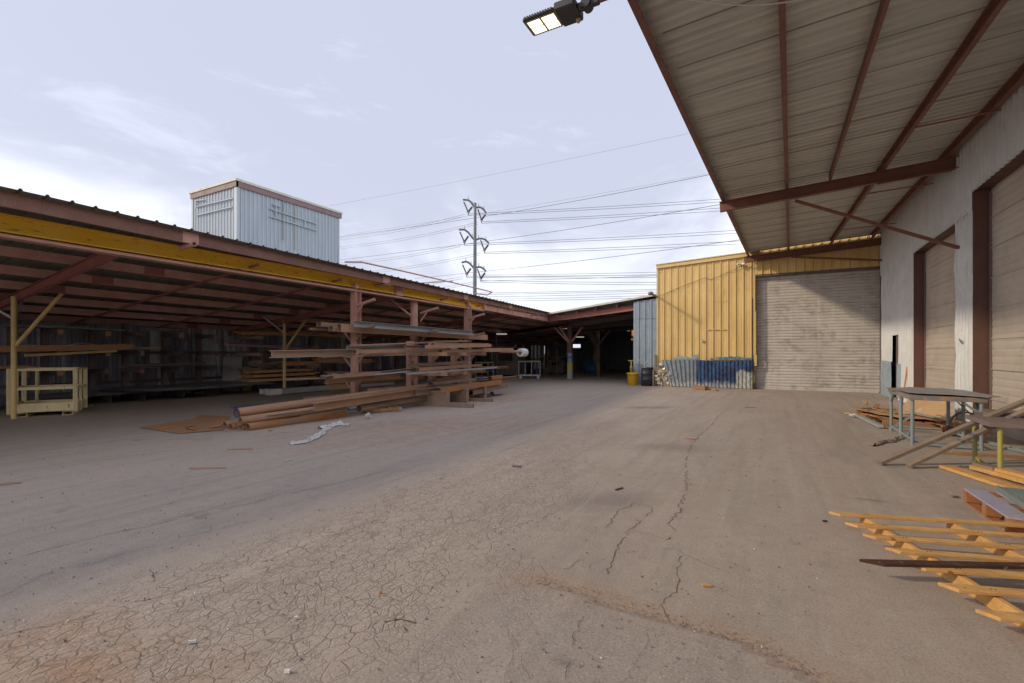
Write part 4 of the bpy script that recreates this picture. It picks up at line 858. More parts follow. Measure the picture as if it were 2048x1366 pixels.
c = ong(742, 828); pallet('small_pallet', (c.x-.2, c.y+.0), 1.05, .95, .55, .12, M['lumber'], 'small weathered pallet on the ground beside the stout pipe', 5)
for (px, py, w_, l_, h_, lab) in ((922,815,.75,.13,.12,'grey wood block beside the nearest base beam'), (963,803,.75,.12,.10,'longer thin wood block between the farther base beams')):
    p = ong(px, py); m = MB(); m.bar(p+V((-.45,-.05,h_/2)), p+V((.35,.12,h_/2)), l_, h_); obj('wood_block', m, M['grey_wood'], None, lab, 'block', )
p = ong(984, 790); m = MB(); m.box((p.x-.05,p.y-.05,.03),(p.x+.05,p.y+.05,.13)); m.path([p+V((-.4,0,.02)), p+V((-.1,.1,.03)), p+V((.2,-.1,.02)), p+V((.35,.1,.02))], .02, 6); obj('ratchet_strap', m, M['blue'], None, 'blue ratchet strap dropped beyond the base beams', 'strap')
def crumple(name, c, r, n, mt, lab, cat_, flat=.5, seed=1):
    rr = random.Random(seed); m = MB(); bm = bmesh.new(); bmesh.ops.create_icosphere(bm, subdivisions=3, radius=1)
    for v_ in bm.verts:
        q = v_.co.copy(); k = .62 + .75*noise.noise(q*2.1 + V((seed*3,0,0))) + .3*noise.noise(q*6+V((0,seed,0))); v_.co = V((q.x*r[0]*k, q.y*r[1]*k, max(0, (q.z*.5+.5)*r[2]*(k+.3))))
    m.add([V(c)+v_.co for v_ in bm.verts], [tuple(x.index for x in f.verts) for f in bm.faces]); bm.free(); return obj(name, m, mt, None, lab, cat_)
c = ong(736, 838, 0); crumple('plastic_bag', c, (.10,.09,.13), 0, M['plastic'], 'crumpled white plastic bag near the small pallet', 'bag', seed=3)
c = ong(806, 823, 0); crumple('foil_scrap', c+V((0,-.1,0)), (.05,.05,.12), 0, M['foil'], 'crumpled yellowish scrap against the small pallet', 'scrap', seed=5)
def strip(name, pts, w, mt, lab, cat_, h=.05, seed=0):
    P = [ong(a, b) for a, b in pts]; out = []
    for a, b in zip(P[:-1], P[1:]):
        n = max(2, int((b-a).length/.05))
        for i in range(n): out.append(a.lerp(b, i/n))
    out.append(P[-1]); m = MB(); vs = []; K = 7
    for i, p in enumerate(out):
        d = (out[min(i+1, len(out)-1)] - out[max(i-1, 0)]).normalized(); s = V((-d.y, d.x, 0)); ww = w*(.55+.8*abs(noise.noise(p*3+V((seed,0,0)))*2))
        for k in range(K):
            u = k/(K-1)-.5; vs.append(p + s*u*ww*2 + V((0,0,.008 + h*(.5+noise.noise(V((p.x*9, p.y*9, u*5+seed))))*(1-4*u*u*.8))))
    m.add(vs, [(i*K+k, i*K+k+1, (i+1)*K+k+1, (i+1)*K+k) for i in range(len(out)-1) for k in range(K-1)]); return obj(name, m, mt, None, lab, cat_)
strip('plastic_strip', [(580,890),(612,886),(640,870),(655,857),(672,851),(700,852)], .075, M['plastic'], 'long twisted strip of white plastic film on the ground before the pipes', 'film', .07, 2)
strip('plastic_scrap', [(640,858),(662,852),(680,848)], .09, M['plastic'], 'crumpled end of plastic film nearest the rusty pipes', 'film', .09, 6)
# ================= SHED INTERIOR: racks along the back =================
LV = (2.17, 1.53, .94)
for i, (px) in enumerate((20, 87, 181, 248, 326, 395)):
    b = onx(px, 700, -19.9); zt = 2.35 if i not in (3,) else 2.62
    t = empty('wall_rack_frame', (b.x, b.y, 0), ['wall rack frame at the far side of the shed, hidden behind the yellow pole','second wall rack frame, carrying the stacked timber','wall rack frame behind the yellow cage, at the timber ends','tall wall rack frame with empty arms beside the timber','empty wall rack frame in the middle of the tin wall','empty wall rack frame nearest the leaning steel plate'][i], 'rack', 'frames of the cantilever racks on the shed back wall')
    m = MB(); m.ext((b.x, b.y, 0), (b.x, b.y, zt), I_(.16, .18, .014, .012), up=(1,0,0)); obj('post', m, M['dark_steel'], t)
    for z in LV:
        m = MB(); m.ext((b.x, b.y, z), (b.x+1.28, b.y+R.uniform(-.03,.03), z-.02), rect(.12, .14)); a = obj('arm', m, M['dark_steel'], t)
        m = MB(); s_ = R.uniform(.055, .085); m.box((b.x+1.28, b.y-s_, z-.02-(s_-.05)), (b.x+1.29, b.y+s_, z+.12)); obj('end_cap', m, M[R.choice(['stock','stock2','dark_steel','primer_dk'])], a)
    m = MB(); m.ext((b.x-.1, b.y, 0), (b.x+1.5, b.y, 0), I_(.14, .26)); obj('base_beam', m, M['dark_steel'], t)
def sheetstack(name, x0, x1, y0, y1, z, n, mt, lab, seed):
    rr = random.Random(seed); t = empty(name, ((x0+x1)/2, (y0+y1)/2, z), lab, 'sheets')
    for i in range(n):
        m = MB(); K = 8; vs = []; o1, o2 = rr.uniform(-.15,.15), rr.uniform(-.3,.3)
        for k in range(K+1):
            u = k/K; y = y0+o2+(y1-y0)*u; zz = z + .012*i + .03*math.sin(u*6+seed) * (1 if i else .4)*.5
            vs += [V((x0+o1, y, zz)), V((x1+o1, y, zz)), V((x1+o1, y, zz+.006)), V((x0+o1, y, zz+.006))]
        f = []
        for k in range(K): 
            for j in range(4): f.append((k*4+j, k*4+(j+1)%4, (k+1)*4+(j+1)%4, (k+1)*4+j))
        m.add(vs, f + [(3,2,1,0), (K*4,K*4+1,K*4+2,K*4+3)]); obj('sheet', m, mt, t)
    return t
sheetstack('sheet_stack', -19.8, -18.0, 3.5, 8.6, .29, 5, M['plate'], 'dark steel sheets stacked low behind the yellow cage', 1)
sheetstack('sheet_stack', -19.7, -17.3, 7.4, 11.6, .36, 6, M['plate'], 'dark steel sheets on stub beams before the empty wall rack', 2)
sheetstack('sheet_stack', -19.8, -18.6, 7.7, 10.9, 1.09, 1, M['galv'], 'single thin bright sheet resting on the lower empty rack arms', 3)
for (px, py) in ((226,800),(290,798),(366,789),(440,783)):
    p = ong(px, py+1); m = MB(); m.ext((p.x-1.2, p.y+.15, 0), (p.x, p.y, 0), I_(.14, .33)); obj('stub_beam', m, M['dark_steel'], None, 'short rusty stub beam propping the stacked steel sheets', 'beam', 'stub beams under the steel sheets')
def boards(name, X, px0, px1, py, n, rows, mt, lab, seed, hgt=.045, blue=False):
    rr = random.Random(seed); a = onx(px0, py[0], X); b = onx(px1, py[1], X); t = empty(name, (X, (a.y+b.y)/2, a.z), lab, 'timber')
    for r_ in range(rows):
        for k in range(n):
            e0, e1 = rr.uniform(0, .35), rr.uniform(-.6, .1); m = MB(); dx = -k*.16 + rr.uniform(-.015,.015)
            m.bar(a + V((dx, e0, hgt*r_+.003*r_)), b + V((dx, e1, hgt*r_+rr.uniform(0,.01))), .14, hgt, cz=False); obj('board', m, M['blue'] if (blue and r_ == rows-1 and k == 0) else mt, t)
    return t
boards('timber_stack', -18.55, -120, 262, (707,699), 4, 2, M['lumber_dk'], 'long timber planks on the middle arms of the wall rack', 1, .085)
m = MB(); m.bar(onx(50, 711, -18.5), onx(232, 702, -18.5), .1, .07); obj('timber_plank', m, M['pole_yellow'], None, 'yellow edged timber plank slung under the long planks', 'plank')
m = MB(); P = [onx(30+k*14, 692 - 1.6*math.sin(k*.9) - (3 if 8 < k < 12 else 0)-k*.15, -18.5) for k in range(17)]; m.path(P, .012, 5); obj('loose_wire', m, M['galv'], None, 'loose pale wire curling along the top of the timber planks', 'wire')
boards('timber_stack', -18.2, 476, 634, (669,672), 3, 2, M['lumber_dk'], 'planks on the uppermost arms behind the second yellow pole', 2, .06)
boards('timber_stack', -18.2, 630, 735, (672,678), 3, 2, M['lumber_dk'], 'reddish planks on the uppermost arms right of the second yellow pole', 3, .06)
boards('timber_stack', -17.7, 457, 642, (691,700), 3, 2, M['lumber_dk'], 'sloping planks with blue film on the arms behind the second yellow pole', 4, .06, True)
boards('timber_stack', -18.1, 640, 740, (700,701), 3, 1, M['lumber_dk'], 'low planks beyond the sloping blue filmed ones', 5, .07)
boards('timber_stack', -18.0, 540, 640, (732,730), 3, 3, M['lumber_dk'], 'ragged planks on the lower arms behind the second yellow pole', 6, .055)
boards('timber_stack', -18.0, 632, 752, (726,726), 3, 4, M['lumber_dk'], 'orange planks on the lower arms beyond the ragged ones', 7, .05)
for r_ in range(3): boards('timber_stack', -17.9, 486+6*r_, 640-5*r_, (765-9*r_,757-8*r_), 4, 2, M['lumber_dk'], ['lowest layer of old planks behind the black panel','middle layer of old planks behind the black panel','top layer of old planks behind the black panel'][r_], 10+r_, .05)
boards('timber_stack', -17.9, 648, 780, (752,750), 3, 4, M['lumber_dk'], 'heap of short planks low beyond the second yellow pole', 15, .05)
boards('timber_stack', -18.6, 640, 900, (712,706), 3, 2, M['lumber_dk'], 'long planks on the dark rack behind the middle load', 21, .06)
boards('timber_stack', -18.6, 800, 960, (684,688), 3, 2, M['lumber_dk'], 'planks high on the dark rack behind the round column', 22, .06)
sheetstack('sheet_stack', -19.7, -18.6, 3.2, 7.2, 2.33, 3, M['galv'], 'thin bright sheets on the uppermost wall rack arms above the cage', 5)
sheetstack('sheet_stack', -19.7, -18.7, 3.4, 6.6, 1.09, 3, M['plate'], 'thin sheets on the lower wall rack arms behind the cage', 6)
for q, (pa, pb, lz_, n_, mt_, lab) in enumerate(((-150,70,1.13,3,'lumber_dk','planks on the lower wall rack arms behind the near yellow pole'),(60,180,2.33,3,'grey_wood','grey boards on the uppermost wall rack arms above the yellow cage'),(205,330,1.69,2,'stock2','short brown bars on the middle arms of the tall wall rack'),(300,400,2.35,2,'grey_wood','grey boards on the uppermost arms near the pale translucent panel'),(255,420,1.12,4,'dark_steel','dark bars on the lower arms before the pale translucent panel'))):
    a_, b_ = onx(pa, 700, -18.75), onx(pb, 700, -18.75); t = empty('bar_stack', (-18.8, (a_.y+b_.y)/2, lz_), lab, 'bars')
    for k in range(n_): m = MB(); m.bar((-18.7-.22*k, a_.y+R.uniform(-.2,.3), lz_+.04), (-18.7-.22*k, b_.y+R.uniform(-.4,.1), lz_+.04+R.uniform(0,.03)), .15, R.uniform(.04,.09)); obj('bar', m, M[mt_], t)
m = MB(); p = onx(424, 708, -20.35); m.box((p.x, p.y-.14, p.z-.1), (p.x+.02, p.y+.14, p.z+.12)); obj('wall_notice', m, M['white'], None, 'small white notice on the pale translucent panel of the shed wall', 'sign')
PR = empty('plank_rack', (-19.2, 13, 0), 'dark steel rack of posts and box arms under the old planks', 'rack')
for (px, py) in ((525,672),(523,706),(526,737)):
    p = onx(px, py, -18.1); m = MB(); m.ext((p.x, p.y, p.z-.12), (p.x-1.6, p.y, p.z-.12), rect(.14,.13)); obj('arm', m, M['stock2'], PR)
for px in (505, 620, 700, 790): 
    p = onx(px, 700, -19.6); m = MB(); m.ext((p.x, p.y, 0), (p.x, p.y, 2.5), I_(.2,.2), up=(1,0,0)); obj('post', m, M['dark_steel'], PR)
crumple('netting', onx(530, 727, -17.7)+V((0,0,-.15)), (.25,.9,.22), 0, M['rag'], 'grey torn netting draped over the ragged planks', 'netting', seed=8)
crumple('netting', onx(625, 733, -17.7)+V((0,0,-.1)), (.15,.5,.2), 0, M['rag'], 'grey netting bunched at the end of the ragged planks', 'netting', seed=9)
m = MB(); a, b_, c, d = ond(446,786,17.6), ond(478,783,18.1), ond(491,711,18.5), ond(460,713,18.0)
a = ong(444,782.5,.0); b_ = ong(479,781.5,.0); up = V((-.35,.25,1.42)); m.add([a, b_, b_+up+V((.0,.1,0)), a+up], [(0,1,2,3)]); m.add([p_+V((.02,-.02,0)) for p_ in (a, b_, b_+up+V((0,.1,0)), a+up)], [(0,1,2,3)]); obj('leaning_plate', m, M['plate_pale'], None, 'tall dark steel plate leaning in the shed left of the old planks', 'plate')
a = ong(518,783); b_ = ong(590,779.5); m = MB(); h = V((0,0,.86)); m.add([a, b_, b_+V((0,0,.82)), a+h], [(0,1,2,3)]); m.add([p_+V((-.02,.02,0)) for p_ in (a, b_, b_+V((0,0,.82)), a+h)], [(3,2,1,0)]); obj('black_sheet', m, M['black'], None, 'black sheet standing behind the second yellow pole', 'sheet')
strip('cloth', [(488,781),(494,781.5),(499,781)], .1, M['rag'], 'brown cloth foot on the shed floor below the planks', 'cloth', .03, 4)
m = MB(); p = ong(492, 782); prev = None; vs = []
for k in range(9):
    z = 1.0*k/8; o = .08*math.sin(k*1.1); vs += [p+V((-.05+o, -.15+o*.5-.03*math.sin(k), z)), p+V((.0+o, .18+o*.5, z))]
m.add(vs, [(2*k, 2*k+1, 2*k+3, 2*k+2) for k in range(8)]); obj('hanging_cloth', m, M['cardboard'], None, 'brown cloth hanging from the old planks beside the leaning plate', 'cloth')
# ---- yellow cage
CG = empty('access_cage', (-16.4, 5.2, 0), 'pale yellow steel access cage standing behind the near yellow pole', 'cage')
o = V((-15.82, 5.27, .08)); u = V((-.55, -.95, 0)).normalized()*1.22; v_ = V((-.86,.5,0)).normalized()*1.0; H = 1.12
def cb(nm, a, b, w, h, par=CG, mt='cage', up=None): m = MB(); m.bar(a, b, w, h, up=up); return obj(nm, m, M[mt], par)
for c_ in (o, o+u, o+v_, o+u+v_): cb('post', c_, c_+V((0,0,H)), .075, .075)
for z, w in ((H-.03, .06), (.62, .07)):
    for a, b in ((o, o+u), (o+v_, o+u+v_), (o, o+v_), (o+u, o+u+v_)): cb('rail', a+V((0,0,z)), b+V((0,0,z)), .05, w)
for a, b in ((o, o+u), (o+v_, o+u+v_), (o, o+v_), (o+u, o+u+v_)): m = MB(); m.bar(a+V((0,0,.14)), b+V((0,0,.14)), .03, .22); obj('kick_plate', m, M['cage'], CG)
cb('mid_post', o+v_*.5, o+v_*.5+V((0,0,H)), .05, .05); cb('mid_post', o+u+v_*.5, o+u+v_*.5+V((0,0,H)), .05, .05); cb('mid_post', o+u*.8+v_, o+u*.8+v_+V((0,0,H)), .09, .04)
m = MB(); m.add([o+V((0,0,.06)), o+u+V((0,0,.06)), o+u+v_+V((0,0,.06)), o+v_+V((0,0,.06))], [(0,1,2,3)]); obj('floor_plate', m, M['stock2'], CG)
for t_ in (.12, .82): m = MB(); m.ext(o+u*t_+V((0,0,-.08)), o+u*t_+v_+V((0,0,-.08)), rect(.2, .09), rin(.2,.09,.01)); obj('fork_pocket', m, M['cage'], CG)
m = MB(); m.bar(o+u*.25+v_*.5+V((0,0,.13)), o+u*.85+v_*.45+V((0,0,.15)), .09, .07); obj('red_timber', m, pm('faded_red_paint', (.30,.07,.05), (.2,.05,.04)), None, 'short faded red timber lying inside the yellow cage', 'timber')
m = MB(); m.bar(ong(386,789)+V((0,0,.05)), ong(424,786)+V((0,0,.05)), .1, .08); obj('wood_offcut', m, M['cardboard'], None, 'short pale wood offcut on the floor before the empty wall racks', 'offcut')
# ================= CROSS SHED CONTENTS =================
def frame_cart(c, ang, L, W, H, mts, lab, wheels=True, name='steel_cart'):
    ca, sa = math.cos(ang), math.sin(ang); T = lambda x, y, z: V((c[0]+x*ca-y*sa, c[1]+x*sa+y*ca, z)); t = empty(name, (c[0], c[1], 0), lab, 'cart')
    z0 = .2 if wheels else .05
    for z, nm, mt in ((z0, 'bottom_frame', mts[0]), (H, 'top_frame', mts[1])):
        m = MB(); P = [T(0,0,z), T(L,0,z), T(L,W,z), T(0,W,z), T(0,0,z)]
        for a, b in zip(P[:-1], P[1:]): m.bar(a, b, .06, .06)
        obj(nm, m, M[mt], t)
    for i, x in enumerate((0, .42, .8, L)):
        for y in (0, W):
            if i in (1, 2) and y: continue
            if x > L: continue
            m = MB(); m.bar(T(x,y,z0), T(x,y,H), .045, .045, up=(0,1,0)); obj('upright', m, M[mts[0]], t)
    if wheels:
        for x in (.12, L-.12):
            for y in (0, W): m = MB(); q = T(x, y, .09); m.tube(q+V((-sa*.02,ca*.02,0)), q-V((-sa*.02,ca*.02,0)), .09, 14); m.bar(q, q+V((0,0,.1)), .03, .03); obj('caster', m, M['galv'], t)
    return t
c = ong(1037, 757.5); frame_cart((c.x, c.y), YAW-.05, 1.32, 1.0, 1.05, ('galv','leg_yellow'), 'grey wheeled steel cart with yellow top rail in the shed mouth')
c = ong(950, 757); frame_cart((c.x, c.y), YAW, 1.1, .8, .98, ('galv','leg_yellow'), 'yellow topped steel table beyond the end of the steel stock', False, 'steel_table')
for px in (1046, 1070): c = ong(px, 754); m = MB(); m.lathe(V((c.x, c.y+.3, .22)), [(.07,0),(.07,.75)], 10); obj('blue_cylinder', m, M['blue'], None, ['slim blue cylinder standing in the wheeled cart, far from the banded column','slim blue cylinder in the wheeled cart, nearer the banded column'][px > 1050], 'cylinder')
def boxy(nm, px, py, w, d, h, mt, lab, cat_, notch=False):
    c = ong(px, py); t = empty(nm, (c.x, c.y, 0), lab, cat_); m = MB(); m.box((c.x, c.y, .12), (c.x+w, c.y+d, h*.55)); obj('body', m, M[mt], t); m = MB(); m.box((c.x-.1, c.y+.05, h*.55), (c.x+w*.25, c.y+d, h)); m.box((c.x+w*.8, c.y+.05, h*.55), (c.x+w+.1, c.y+d, h)); m.box((c.x-.1, c.y+.05, h*.85), (c.x+w+.1, c.y+d-.02, h+.06)); obj('head', m, M[mt], t); m = MB(); m.box((c.x+.1, c.y+.05, 0), (c.x+w-.1, c.y+d-.1, .12)); obj('foot', m, M['black'], t); return t
boxy('press_machine', 985, 752, 1.9, 1.0, 1.9, 'machine', 'dark grimy press machine standing beyond the ends of the steel stock', 'machine')
boxy('shop_machine', 1095, 748, 1.3, 1.0, 1.2, 'dark_steel', 'low dark machine deep in the shed left of the banded column', 'machine')
def ladder(px, py, D, w, h, lean, lab, mt='frame_olive'):
    c = ong(px, py); t = empty('storage_rack', c, lab, 'rack')
    for s_ in (0, w): m = MB(); m.bar(c+V((s_,0,.0)), c+V((s_+lean,.1,h)), .06, .06, up=(0,1,0)); obj('side_rail', m, M[mt], t)
    for k in range(3): z = h*(.15+.35*k); l_ = lean*z/h; m = MB(); m.bar(c+V((l_,.05,z)), c+V((w+l_,.05,z)), .05, .05); obj('cross_rail', m, M[mt], t)
for a in ((1094,748,0,.75,1.9,.05,'upright olive steel frame left of the tilted one, deep in the shed'),(1104,745,0,.95,2.6,.5,'tilted olive steel frame leaning above the dark machine'),(1240,738,0,.7,1.9,0,'olive steel frame in the dark near the grey tin wall'),(1252,739,0,.5,1.7,0,'narrow olive frame nearest the grey tin wall'),(1074,748,0,.6,1.5,0,'small olive stand beside the wheeled cart')): ladder(*a)
for k, px in enumerate((1177, 1185)): c = ong(px, 746.5+k*.6); m = MB(); m.lathe(c, [(.27,0),(.29,.02),(.29,.28),(.3,.3),(.29,.32),(.29,.58),(.3,.6),(.29,.62),(.29,.87),(.27,.88)], 18); obj('blue_drum', m, M['blue'], None, ['blue drum in the dark, left one of the pair by the yellow footed column','blue drum in the dark, right one of the pair by the yellow footed column'][k], 'drum')
m = MB(); a = ong(1118,759.5,.0); b_ = ong(1134,757.5,.0); m.bar(a+V((0,0,.03)), b_+V((0,0,.03)), .12, .05); obj('floor_board', m, M['grey_wood'], None, 'pale board on the floor beside the banded column', 'board')
for k, (px, py, D, L) in enumerate(((993,668,31,.75),(1122,656.5,33,.7),(1151,674,36,.7),(1243,661,37,.7))):
    a = ond(px, py, D); m = MB(); m.bar(a, a+V((cs*L*.9, sn*L*.9, 0)), .14, .07); t = obj('strip_light', m, M['tube'], None, ['dim strip light under the shed roof beyond the low rack','dim strip light just left of the banded column head','dim strip light just beyond the banded column','dim strip light in the darkest bay near the grey wall'][k], 'light')
c = ong(1265.5, 770); BK = empty('yellow_bin', c, 'yellow round plastic bin standing at the mouth of the dark shed', 'bin')
m = MB(); m.lathe(c, [(.22,0),(.235,.03),(.27,.5)], 24); obj('body', m, M['drum_yellow'], BK); m = MB(); m.lathe(c, [(.275,.49),(.305,.5),(.305,.58),(.285,.61),(.26,.6)], 24); obj('rim', m, M['drum_yellow'], BK)
c = ong(1261.5, 769)+V((0,.1,0)); m = MB(); m.lathe(c+V((0,0,.55)), [(.07,0),(.07,.28),(.09,.3),(.09,.34),(.03,.35),(.03,.62)], 12); m.box((c.x-.15,c.y-.03,1.17),(c.x+.15,c.y+.03,1.21)); obj('hand_pump', m, M['leg_yellow'], None, 'yellow hand pump standing in the yellow bin', 'pump')
c = ong(1294.5, 771.5); m = MB(); m.lathe(c, [(.27,0),(.29,.01),(.288,.27),(.302,.29),(.302,.31),(.288,.33),(.288,.57),(.302,.59),(.302,.61),(.288,.63),(.288,.86),(.3,.88),(.28,.885),(.275,.86),(.0,.86)], 32); obj('steel_drum', m, M['drum_black'], None, 'scuffed black steel drum against the grey tin wall', 'drum')
m = MB(); q = c+V((-.1,-.05,.87)); P = [q+V((.14*math.cos(t)-.02, .05*math.sin(t*2), .13+.13*math.sin(t))) for t in [k*.5 for k in range(14)]]; m.path(P, .012, 5); m.path([q+V((-.3,0,.36)), q+V((-.05,0,.36)), q+V((.0,0,.2)), q+V((.15,0,.3)), q+V((.28,0,.1))], .018, 5); m.path([q+V((-.15,.05,0)), q+V((-.1,0,.3)), q+V((.05,0,.33))], .015, 5); obj('bent_hose', m, M['galv'], None, 'tangle of thin grey hose and rod on top of the black drum', 'hose')
m = MB(); c2 = c+V((.42,.2,0)); m.box((c2.x-.08,c2.y,0),(c2.x+.1,c2.y+.03,.75)); obj('tin_offcut', m, M['grey_sheet'], None, 'small grey tin offcut between the black drum and the yellow wall', 'panel')
p = ong(1262, 768); m = MB(); q = ony(1264.5, 668, 24.1); m.box((q.x-.03, q.y, q.z-.1), (q.x+.08, q.y+.1, q.z+.2)); m.box((q.x-.05, q.y, q.z-.32), (q.x+.03, q.y+.1, q.z-.22)); obj('alarm_box', m, M['orange'], None, 'small orange box on the edge of the grey tin wall', 'box')
# timbers by the skirt
p = ong(1393, 779); m = MB(); m.bar(p+V((-.1,.15,.09)), p+V((.42,-.25,.09)), .16, .16); obj('timber_block', m, M['lumber'], None, 'stubby reddish timber block before the blue skirt sheets', 'timber', )
m = MB(); m.bar(ong(1408,776,.04)+V((0,.1,0)), ong(1434,781,.03), .12, .05); obj('short_plank', m, M['lumber'], None, 'thin reddish plank beside the timber block before the skirt sheets', 'plank')
# ================= TABLES =================
def table(c, X, Y_, H, mt, lab, top, legs, name='work_table'):
    t = empty(name, (c[0], c[1], 0), lab, 'table'); x0, y0 = c
    for (x, y, mm) in legs: m = MB(); m.tube((x0+x, y0+y, 0.0), (x0+x, y0+y, H-.05), .028, 12, hollow=.005); obj('leg', m, M[mm], t)
    return t
tx0, ty0 = 2.07, 10.5
T1 = table((tx0, ty0), 0, 0, .86, None, 'blue grey pipe framed work table with a loose grey sheet on top', None, [(0,0,'table_steel'),(0,.85,'table_steel'),(0,1.7,'table_steel'),(.88,0,'table_steel'),(.88,.85,'table_steel'),(.88,1.7,'table_steel')])
m = MB()
for a, b in (((0,0),(0,1.7)),((.88,0),(.88,1.7)),((0,1.7),(.88,1.7)),((0,.0),(.88,.0))): m.tube((tx0+a[0],ty0+a[1],.10 if a[1]!=0 or b[1]!=0 else .03), (tx0+b[0],ty0+b[1],.10 if a[1]!=0 or b[1]!=0 else .03), .024, 10)
obj('lower_rail', m, M['table_steel'], T1)
for a, b in (((0,.25,.1),(0,.0,.35)),((.88,.0,.55),(.88,.3,.8)),((.62,0,.8),(.86,0,.6)),((0,1.45,.8),(0,1.7,.6)),((.05,1.7,.1),(.3,1.7,.3)),((0,.0,.12),(.25,.0,.03))): m = MB(); m.bar((tx0+a[0],ty0+a[1],a[2]), (tx0+b[0],ty0+b[1],b[2]), .035, .035); obj('brace', m, M['table_steel'], T1)
m = MB(); m.box((tx0-.04,ty0-.05,.785),(tx0+.94,ty0-.01,.86)); m.box((tx0-.04,ty0+1.72,.785),(tx0+.94,ty0+1.76,.86)); m.box((tx0-.04,ty0-.0101,.785),(tx0-.0,ty0+1.7199,.86)); m.box((tx0+.9,ty0-.0101,.785),(tx0+.94,ty0+1.7199,.86)); m.box((tx0,ty0,.83),(tx0+.9,ty0+1.72,.862)); obj('tabletop', m, M['table_edge'], T1)
m = MB(); P = [(-.02,.25),(.1,.05),(.5,-.02),(.93,-.12),(1.12,.02),(1.0,.75),(1.05,1.5),(.8,1.75),(.3,1.82),(.02,1.6)]
K = len(P); top = [V((tx0+x, ty0+y, .895+.012*math.sin(x*5+y*3))) for x, y in P]; bot = [q-V((0,0,.008)) for q in top]; m.add(top+bot, [tuple(range(K)), tuple(reversed(range(K, 2*K)))] + [((i+1) % K, i, K+i, K+(i+1) % K) for i in range(K)])
obj('grey_sheet', m, M['sheet_grey'], None, 'ragged grey sheet lying loose on the blue grey work table', 'sheet')
m = MB(); m.box((tx0-.08,ty0+1.1,.862),(tx0+.3,ty0+1.75,.882)); obj('dark_board', m, M['grey_wood'], None, 'thin dark board under the grey sheet at the far table corner', 'board')
T2 = table((2.5, 8.4), 0, 0, .7, None, 'low brown plate topped table cut off at the edge of the yard', None, [(.0,.75,'leg_yellow'),(.05,.04,'leg_yellow'),(1.5,.75,'leg_yellow'),(1.5,.04,'leg_yellow')], 'plate_table')
m = MB(); m.box((2.42,8.36,.675),(4.2 if False else 3.6,9.25,.70)); m.box((2.42,8.36,.64),(2.47,9.25,.674)); m.box((2.471,8.36,.64),(3.6,8.40,.674)); obj('tabletop', m, M['tabletop'], T2)
m = MB(); m.bar((2.5,9.15,.12), (2.58,8.9,.0), .03,.03); obj('brace', m, M['leg_yellow'], T2)
m = MB(); m.bar((2.7, 9.55, .72), (3.6, 9.3, .72), .55, .05); m.bar((2.62, 9.6, .68), (3.6, 9.35, .68), .5, .02); o_ = obj('steel_slab', m, M['tabletop'], None, 'long brown slab bridging the far side of the plate table', 'slab')
for (x, y) in ((2.9,9.6),(3.4,9.45)): m = MB(); m.tube((x,y,0),(x,y,.67),.025,8); obj('prop', m, M['table_steel'], o_)
m = MB(); m.bar((3.2,8.75,.70),(3.2,8.75,.86),.18,.16,up=(1,0,0)); obj('offcut_block', m, M['grey_wood'], None, 'small block on the plate table by the door', 'block')
# leaning planks
def plank(a, b, w, h, mt, lab, twist=0): m = MB(); m.bar(a, b, w, h, up=(twist,0,1)); return obj('leaning_plank', m, M[mt], None, lab, 'plank')
d = V((1.2,.6,.60)); a = V((1.30,8.44,.03)); plank(a, a+d*2.05, .09, .045, 'grey_wood', 'brown plank leaning up over the plate table, the farther of two')
a = V((1.62,8.42,.03)); o_ = plank(a, a+V((1.2,.62,.66))*1.75, .09, .04, 'grey_wood', 'pale plank with blue bands leaning over the plate table, the nearer of two')
for t_ in (.33,.5,.62,.83,1.0,1.2): q = a+V((1.2,.62,.66))*t_; m = MB(); m.bar(q, q+V((1.2,.62,.66))*.035, .093, .044, up=(0,0,1)); obj('blue_band', m, M['navy'], o_)
# pile of pallets / cardboard
PX = lambda a, b, z=0: ong(a, b, z)
pallet('flat_pallet', (2.05, 12.95), .12, 1.25, 1.25, .13, M['lumber'], 'old orange brown pallet under the cardboard beyond the work table', 7)
pallet('flat_pallet', (1.75, 14.2), -.1, 1.1, 1.1, .12, M['lumber'], 'old pallet furthest back under the flattened cardboard', 6)
pallet('flat_pallet', (2.95, 12.6), .25, .75, 1.2, .13, M['orange_wood'], 'narrow reddish pallet close to the white wall', 5)
def flat(name, pts, z, mt, lab, cat_, curl=0):
    m = MB(); P = [V((x, y, z + (c_ if (c_ := dz) else 0))) for x, y, dz in pts]; K = len(P); m.add(P + [q-V((0,0,.006)) for q in P], [tuple(range(K)), tuple(reversed(range(K, 2*K)))] + [((i+1)%K, i, K+i, K+(i+1)%K) for i in range(K)]); return obj(name, m, mt, None, lab, cat_)
flat('cardboard_sheet', [(1.8,14.9,.0),(2.1,13.6,.02),(3.0,13.35,.02),(3.25,14.6,.02),(2.7,15.4,.0)], .16, M['cardboard'], 'large flattened cardboard sheet over the far pallets', 'cardboard')
flat('cardboard_sheet', [(2.55,14.3,0),(3.2,13.5,.02),(3.35,13.9,.38),(2.9,14.9,.36)], .17, M['cardboard'], 'curled cardboard sheet standing up behind the work table', 'cardboard')
flat('cardboard_sheet', [(2.15,13.5,0),(2.35,12.95,.0),(3.0,13.0,.0),(2.8,13.7,.0)], .20, M['cardboard'], 'small cardboard piece on the nearer pallet', 'cardboard')
flat('tin_strip', [(2.5,13.9,.02),(3.05,12.55,.0),(3.2,12.62,.0),(2.65,14.0,.02)], .24, M['galv'], 'grey metal strip lying across the cardboard', 'strip')
